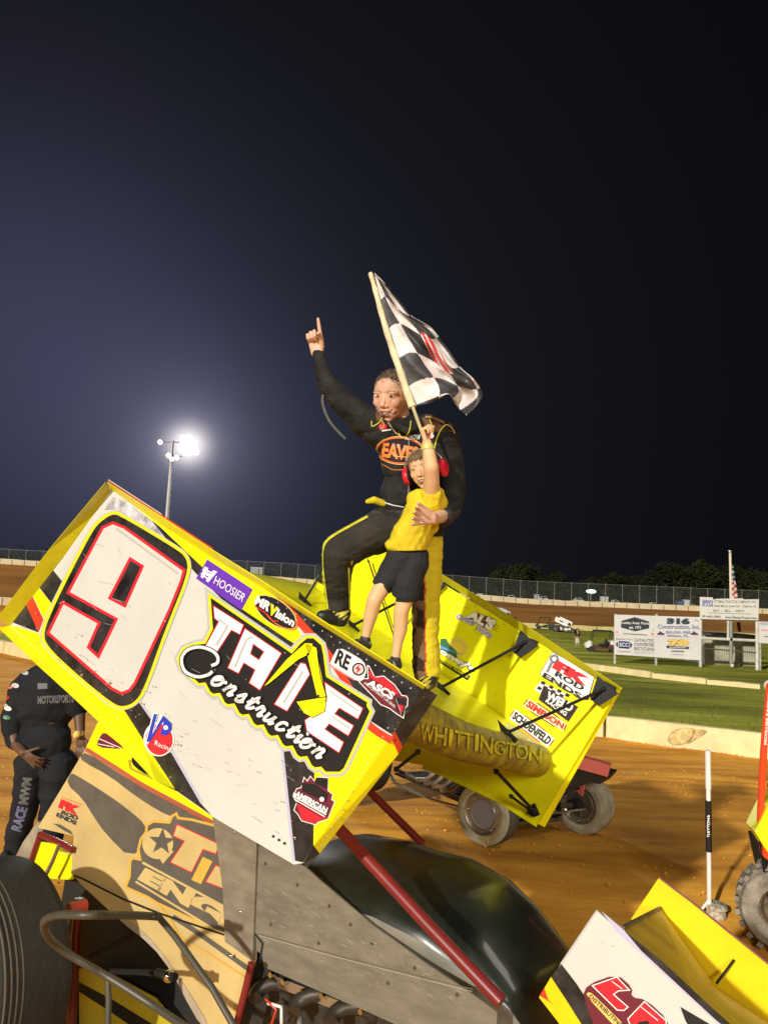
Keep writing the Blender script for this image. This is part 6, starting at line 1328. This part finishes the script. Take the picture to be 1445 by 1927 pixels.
def buggy():
    g = GP(1432, 1795); d = (g-CAM).dot(_f); W_ = lambda x, y, dd=0: U(x, y, d+dd); k = d/F
    root = thing('off_road_buggy', GP(1500, 1800), 'orange red caged off road buggy with a yellow fender cut off by the right border', 'vehicle')
    b = MB(); c = W_(1472, 1707, .1); ax = (_r*.80-_f*.15+V((0, .60, 0))).normalized(); ax = V((.45, .89, 0)).normalized(); Rr = 83*k; wd = .24
    TY = mat('muddy_knobbly_tyre', (0.22, 0.19, 0.15), .85, var=.4, vs_=10, bump=.4)
    b.lathe(c, ax, [(-wd*.45, Rr*.5), (-wd*.52, Rr*.7), (-wd*.48, Rr*.85), (-wd*.3, Rr*.93), (wd*.3, Rr*.93), (wd*.48, Rr*.85), (wd*.45, Rr*.5)], TY, 40)
    u, v = ax.orthogonal().normalized(), None; v = ax.cross(u)
    for i in range(22):
        for s in (-1, 1):
            an = 2*math.pi*(i+.25*s)/22; rd = u*math.cos(an)+v*math.sin(an); tn = -u*math.sin(an)+v*math.cos(an)
            b.box(c+rd*Rr*.95+ax*s*wd*.26, ax*wd*.24+tn*s*.012, tn*.020, rd*Rr*.05, TY)
    b.build('tyre', root)
    r = MB(); r.lathe(c, ax, [(-wd*.45, Rr*.52), (-wd*.4, Rr*.45), (-wd*.2, Rr*.4), (-wd*.2, .001)], MUD, 30); r.build('rim', root)
    def T(pts, r_, m, nm): MB().tube([W_(*p) for p in pts], r_, m, 12).build(nm, root)
    T([(1447, 1290, .0), (1437, 1400, 0), (1433, 1470, 0), (1430, 1540, 0), (1430, 1565, 0)], 6.5*k, ORR, 'cage_post'); T([(1447, 1290, 0), (1560, 1280, .3)], 6.5*k, ORR, 'cage_bar'); T([(1447, 1478, .1), (1560, 1500, .3)], 6*k, ORR, 'cage_bar'); T([(1560, 1280, .3), (1560, 1600, .3)], 6.5*k, ORR, 'cage_post')
    T([(1430, 1565, 0.02), (1440, 1640, 0.1), (1450, 1700, .1)], 5*k, BTB, 'strut')
    lt = MB(); f = Face(lt, lambda x, y, o: W_(x, y, -6.8*k-o), .002)
    f.text('MCCLURE RACING', [(1441.5, 1402), (1448.5, 1306), (1444, 1305), (1436.5, 1401)], PUR, 1, .04); lt.build('cage_lettering', root)
    s = MB(); s.slab([W_(x, y, -.05) for x, y in ((1420, 1566), (1445, 1515), (1560, 1500), (1580, 1640), (1470, 1640), (1440, 1598))], V((.05, .25, 0)), mat('fluoro_yellow_plastic', (0.80, 0.78, 0.01), .4)); s.build('fender', root)
    q = MB(); q.slab([W_(x, y, .1) for x, y in ((1440, 1600), (1560, 1600), (1560, 1740), (1462, 1700))], V((.1, .5, 0)), BTB); q.slab([W_(x, y, .0) for x, y in ((1434, 1592), (1450, 1600), (1448, 1622), (1436, 1612))], V((.02, .1, 0)), ORR); q.build('chassis', root)
    h = MB(); h.sphere(W_(1450, 1292, .05), 13*k, WPL, n=10); h.build('headlamp', root)
    c2 = W_(1600, 1730, .8); o = MB(); o.lathe(c2, ax, [(-wd*.5, .001), (-wd*.5, Rr*.8), (-wd*.3, Rr), (wd*.3, Rr), (wd*.5, Rr*.8)], TY, 30); o.build('tyre', root)
buggy()
# ================================================================ distant racers, carts and a standing man
def mini_car(x, y, sc, yaw, lab, c1, c2, wc_):
    g = GP(x, y); root = thing('distant_race_car', g, lab, 'race car', 'race cars across the infield'); f = V((math.cos(yaw), math.sin(yaw), 0)); s = V((-f.y, f.x, 0)); u = V((0, 0, 1)); Q = lambda a, b, c: g+(f*a+s*b+u*c)*sc
    m1, m2, mw = mat('racer_dark_%s' % c1[0], c1[1], .4), mat('racer_mark_%s' % c2[0], c2[1], .4), mat('racer_wing_%s' % wc_[0], wc_[1], .5)
    b = MB(); 
    sec = [(-1.3, .35, .35, .75), (-.6, .42, .25, .95), (.1, .40, .22, .92), (.8, .32, .22, .72), (1.4, .22, .25, .45)]
    vs = [Q(a, w_*k, z) for a, w_, z0, z1_ in sec for k, z in ((-1, z0), (-1, (z0+z1_)/2), (-.6, z1_), (.6, z1_), (1, (z0+z1_)/2), (1, z0))]
    b.add(vs, [(i*6+k, i*6+(k+1) % 6, (i+1)*6+(k+1) % 6, (i+1)*6+k) for i in range(4) for k in range(6)], m1); b.add(vs[:6], [tuple(range(6))], m1); b.add(vs[-6:], [tuple(range(6))], m1)
    for a, z, r in ((-.6, .55, .28), (.2, .5, .25), (.7, .55, .2)): 
        for k in (-1, 1): b.slab([Q(a+r*math.cos(t)*1.2, k*.45, z+r*.8*math.sin(t)) for t in [i*.785 for i in range(8)]], s*k*.03, m2)
    b.build('body', root)
    for k in (-1, 1):
        w_ = MB(); w_.slab([Q(-1.15, k*.75, 2.15), Q(.65, k*.75, 1.45), Q(.45, k*.75, .88), Q(-1.35, k*.75, 1.55)], s*.03, mw); w_.slab([Q(-.6, k*.78, 1.75), Q(-.1, k*.78, 1.55), Q(-.15, k*.78, 1.38), Q(-.65, k*.78, 1.58)], s*.02*k, m1); w_.build('wing_board', root)
    w_ = MB(); w_.slab([Q(-1.05, -.75, 1.85), Q(.45, -.75, 1.25), Q(.45, .75, 1.25), Q(-1.05, .75, 1.85)], u*.06, m1); w_.build('wing_foil', root)
    for a, k, r, ww in ((-1.1, -1, .50, .4), (-1.1, 1, .50, .4), (1.3, -1, .34, .28), (1.3, 1, .34, .28)):
        t = MB(); t.lathe(Q(a, k*.8, r), s, [(-ww/2*sc, .001), (-ww/2*sc, r*.5*sc), (-ww/2*sc, r*.9*sc), (-ww*.4*sc, r*sc), (ww*.4*sc, r*sc), (ww/2*sc, r*.9*sc), (ww/2*sc, r*.5*sc), (ww/2*sc, .001)], RUB, 18, mf=lambda i: MUD if i in (0, 6) else RUB); t.build('wheel', root)
    t = MB(); t.tube([Q(-.5, -.3, .9), Q(-.45, -.28, 1.25), Q(-.45, .28, 1.25), Q(-.5, .3, .9)], .04*sc, BTB, 6); t.build('roll_cage', root)
mini_car(1064, 1191, .93, R(-35), 'distant race car with a plain white wing and cream flashes beyond the grass', ('navy', (0.03, .035, .07)), ('cream', (.65, .55, .38)), ('white', (.75, .72, .68)))
mini_car(950, 1168, .95, R(-30), 'distant race car with grey wing half hidden by the yellow wing board', ('maroon', (0.12, .03, .03)), ('red', (.45, .03, .03)), ('grey', (.42, .45, .47)))
def cart(x, y, sc, yaw, lab, roof=True, body=(0.10, .02, .02), front=(.7, .68, .64), nm='utility_cart'):
    g = GP(x, y); root = thing(nm, g, lab, 'cart'); f = V((math.cos(yaw), math.sin(yaw), 0)); s = V((-f.y, f.x, 0)); u = V((0, 0, 1)); Q = lambda a, b, c: g+(f*a+s*b+u*c)*sc
    mb_, mf_ = mat('cart_body_%d' % int(body[0]*1000), body, .5), mat('cart_front_%d' % int(front[0]*100), front, .5)
    b = MB(); b.slab([Q(-1.5, -.65, .35), Q(1.0, -.65, .35), Q(1.0, -.65, .6), Q(.2, -.65, .6), Q(.1, -.65, .5), Q(-.5, -.65, .5), Q(-.6, -.65, .95), Q(-1.5, -.65, .95)], s*1.3*sc, mb_); b.build('body', root)
    h = MB(); h.slab([Q(.95, -.6, .4), Q(1.45, -.6, .42), Q(1.5, -.6, .75), Q(1.05, -.6, 1.05), Q(.9, -.6, 1.0)], s*1.2*sc, mf_); h.build('front_cowl', root)
    bx_ = MB(); bx_.slab([Q(-1.6, -.68, .8), Q(-.7, -.68, .8), Q(-.7, -.68, 1.15), Q(-1.6, -.68, 1.15)], s*1.36*sc, mf_); bx_.slab([Q(-1.55, -.70, .9), Q(-.75, -.70, .9), Q(-.75, -.70, 1.0), Q(-1.55, -.70, 1.0)], s*-.01*sc, RDS); bx_.build('cargo_box', root)
    st = MB(); st.slab([Q(-.1, -.55, .5), Q(.2, -.55, .5), Q(.2, -.55, .75), Q(-.25, -.55, .78), Q(-.4, -.55, 1.25), Q(-.5, -.55, 1.25), Q(-.35, -.55, .5)], s*1.1*sc, BTB); st.build('seat', root)
    if roof:
        r = MB(); r.slab([Q(-.95, -.7, 1.95), Q(.8, -.7, 1.95), Q(.65, -.7, 2.05), Q(-.85, -.7, 2.06)], s*1.4*sc, BTB); r.build('roof', root)
        for a, k in ((-.8, -.6), (-.8, .6), (.85, -.6), (.85, .6)): MB().tube([Q(a+.15, k, .7), Q(a-.1, k, 1.96)], .03*sc, BTB, 6).build('roof_post', root)
    for a, k in ((-1.0, -.62), (-1.0, .62), (.95, -.62), (.95, .62)): MB().lathe(Q(a, k, .3), s, [(-.12*sc, .001), (-.12*sc, .14*sc), (-.12*sc, .28*sc), (0, .3*sc), (.12*sc, .28*sc), (.12*sc, .001)], RUB, 16, mf=lambda i: ALU if i == 0 else RUB).build('wheel', root)
cart(1131, 1228, .78, R(172), 'dark roofed utility cart with a white front cowl parked left of the four banners')
cart(1024, 1185, .85, R(170), 'dark open cart pushing the distant white winged race car', roof=True, body=(.02, .028, .02), front=(.03, .035, .03), nm='push_cart')
def bystander():
    g = GP(1085.0, 1219); d = (g-CAM).dot(_f); root = thing('person', g, 'distant man in a black shirt and pale shorts standing on the infield grass', 'person'); k = 1.0
    B = Prim(); Pc = lambda L: B.pc([(x, y, d, r) for x, y, r in L])
    B.pe(1087.0, 1186.5, d, 1.9, 2.5, 2.2); Pc([(1087.0, 1188, 1.2), (1086.5, 1193, 2.6), (1086.0, 1200, 2.5)]); Pc([(1084.0, 1192, 1.3), (1082.5, 1198, 1.0), (1081.0, 1202, .8)]); Pc([(1089.0, 1192, 1.3), (1090.0, 1198, 1.0), (1089.5, 1203, .8)]); Pc([(1084.6, 1203, 1.9), (1084.0, 1210, 1.4), (1083.5, 1218, 1.0)]); Pc([(1087.6, 1203, 1.9), (1088.0, 1210, 1.4), (1088.5, 1218, 1.0)])
    B.bake('body', root, SKM, .03, 2, col=lambda p, n: (.35, .2, .12))
    S_ = Prim(); S_.pe(1086.5, 1195, d, 3.4, 6.2, 2.6); S_.pc([(1083.6, 1191.5, d, 1.8), (1082.5, 1196, d, 1.5)]); S_.pc([(1089.4, 1191.5, d, 1.8), (1090.0, 1196, d, 1.5)]); S_.bake('shirt', root, CLM, .03, 2, col=lambda p, n: (.02, .02, .022))
    Q_ = Prim(); Q_.pe(1086.0, 1202, d, 3.2, 2.6, 2.4); Q_.pc([(1084.6, 1203, d, 2.2), (1084.0, 1210, d, 2.0)]); Q_.pc([(1087.6, 1203, d, 2.2), (1088.0, 1210, d, 2.0)]); Q_.bake('shorts', root, CLM, .03, 2, col=lambda p, n: (.55, .5, .45))
bystander()
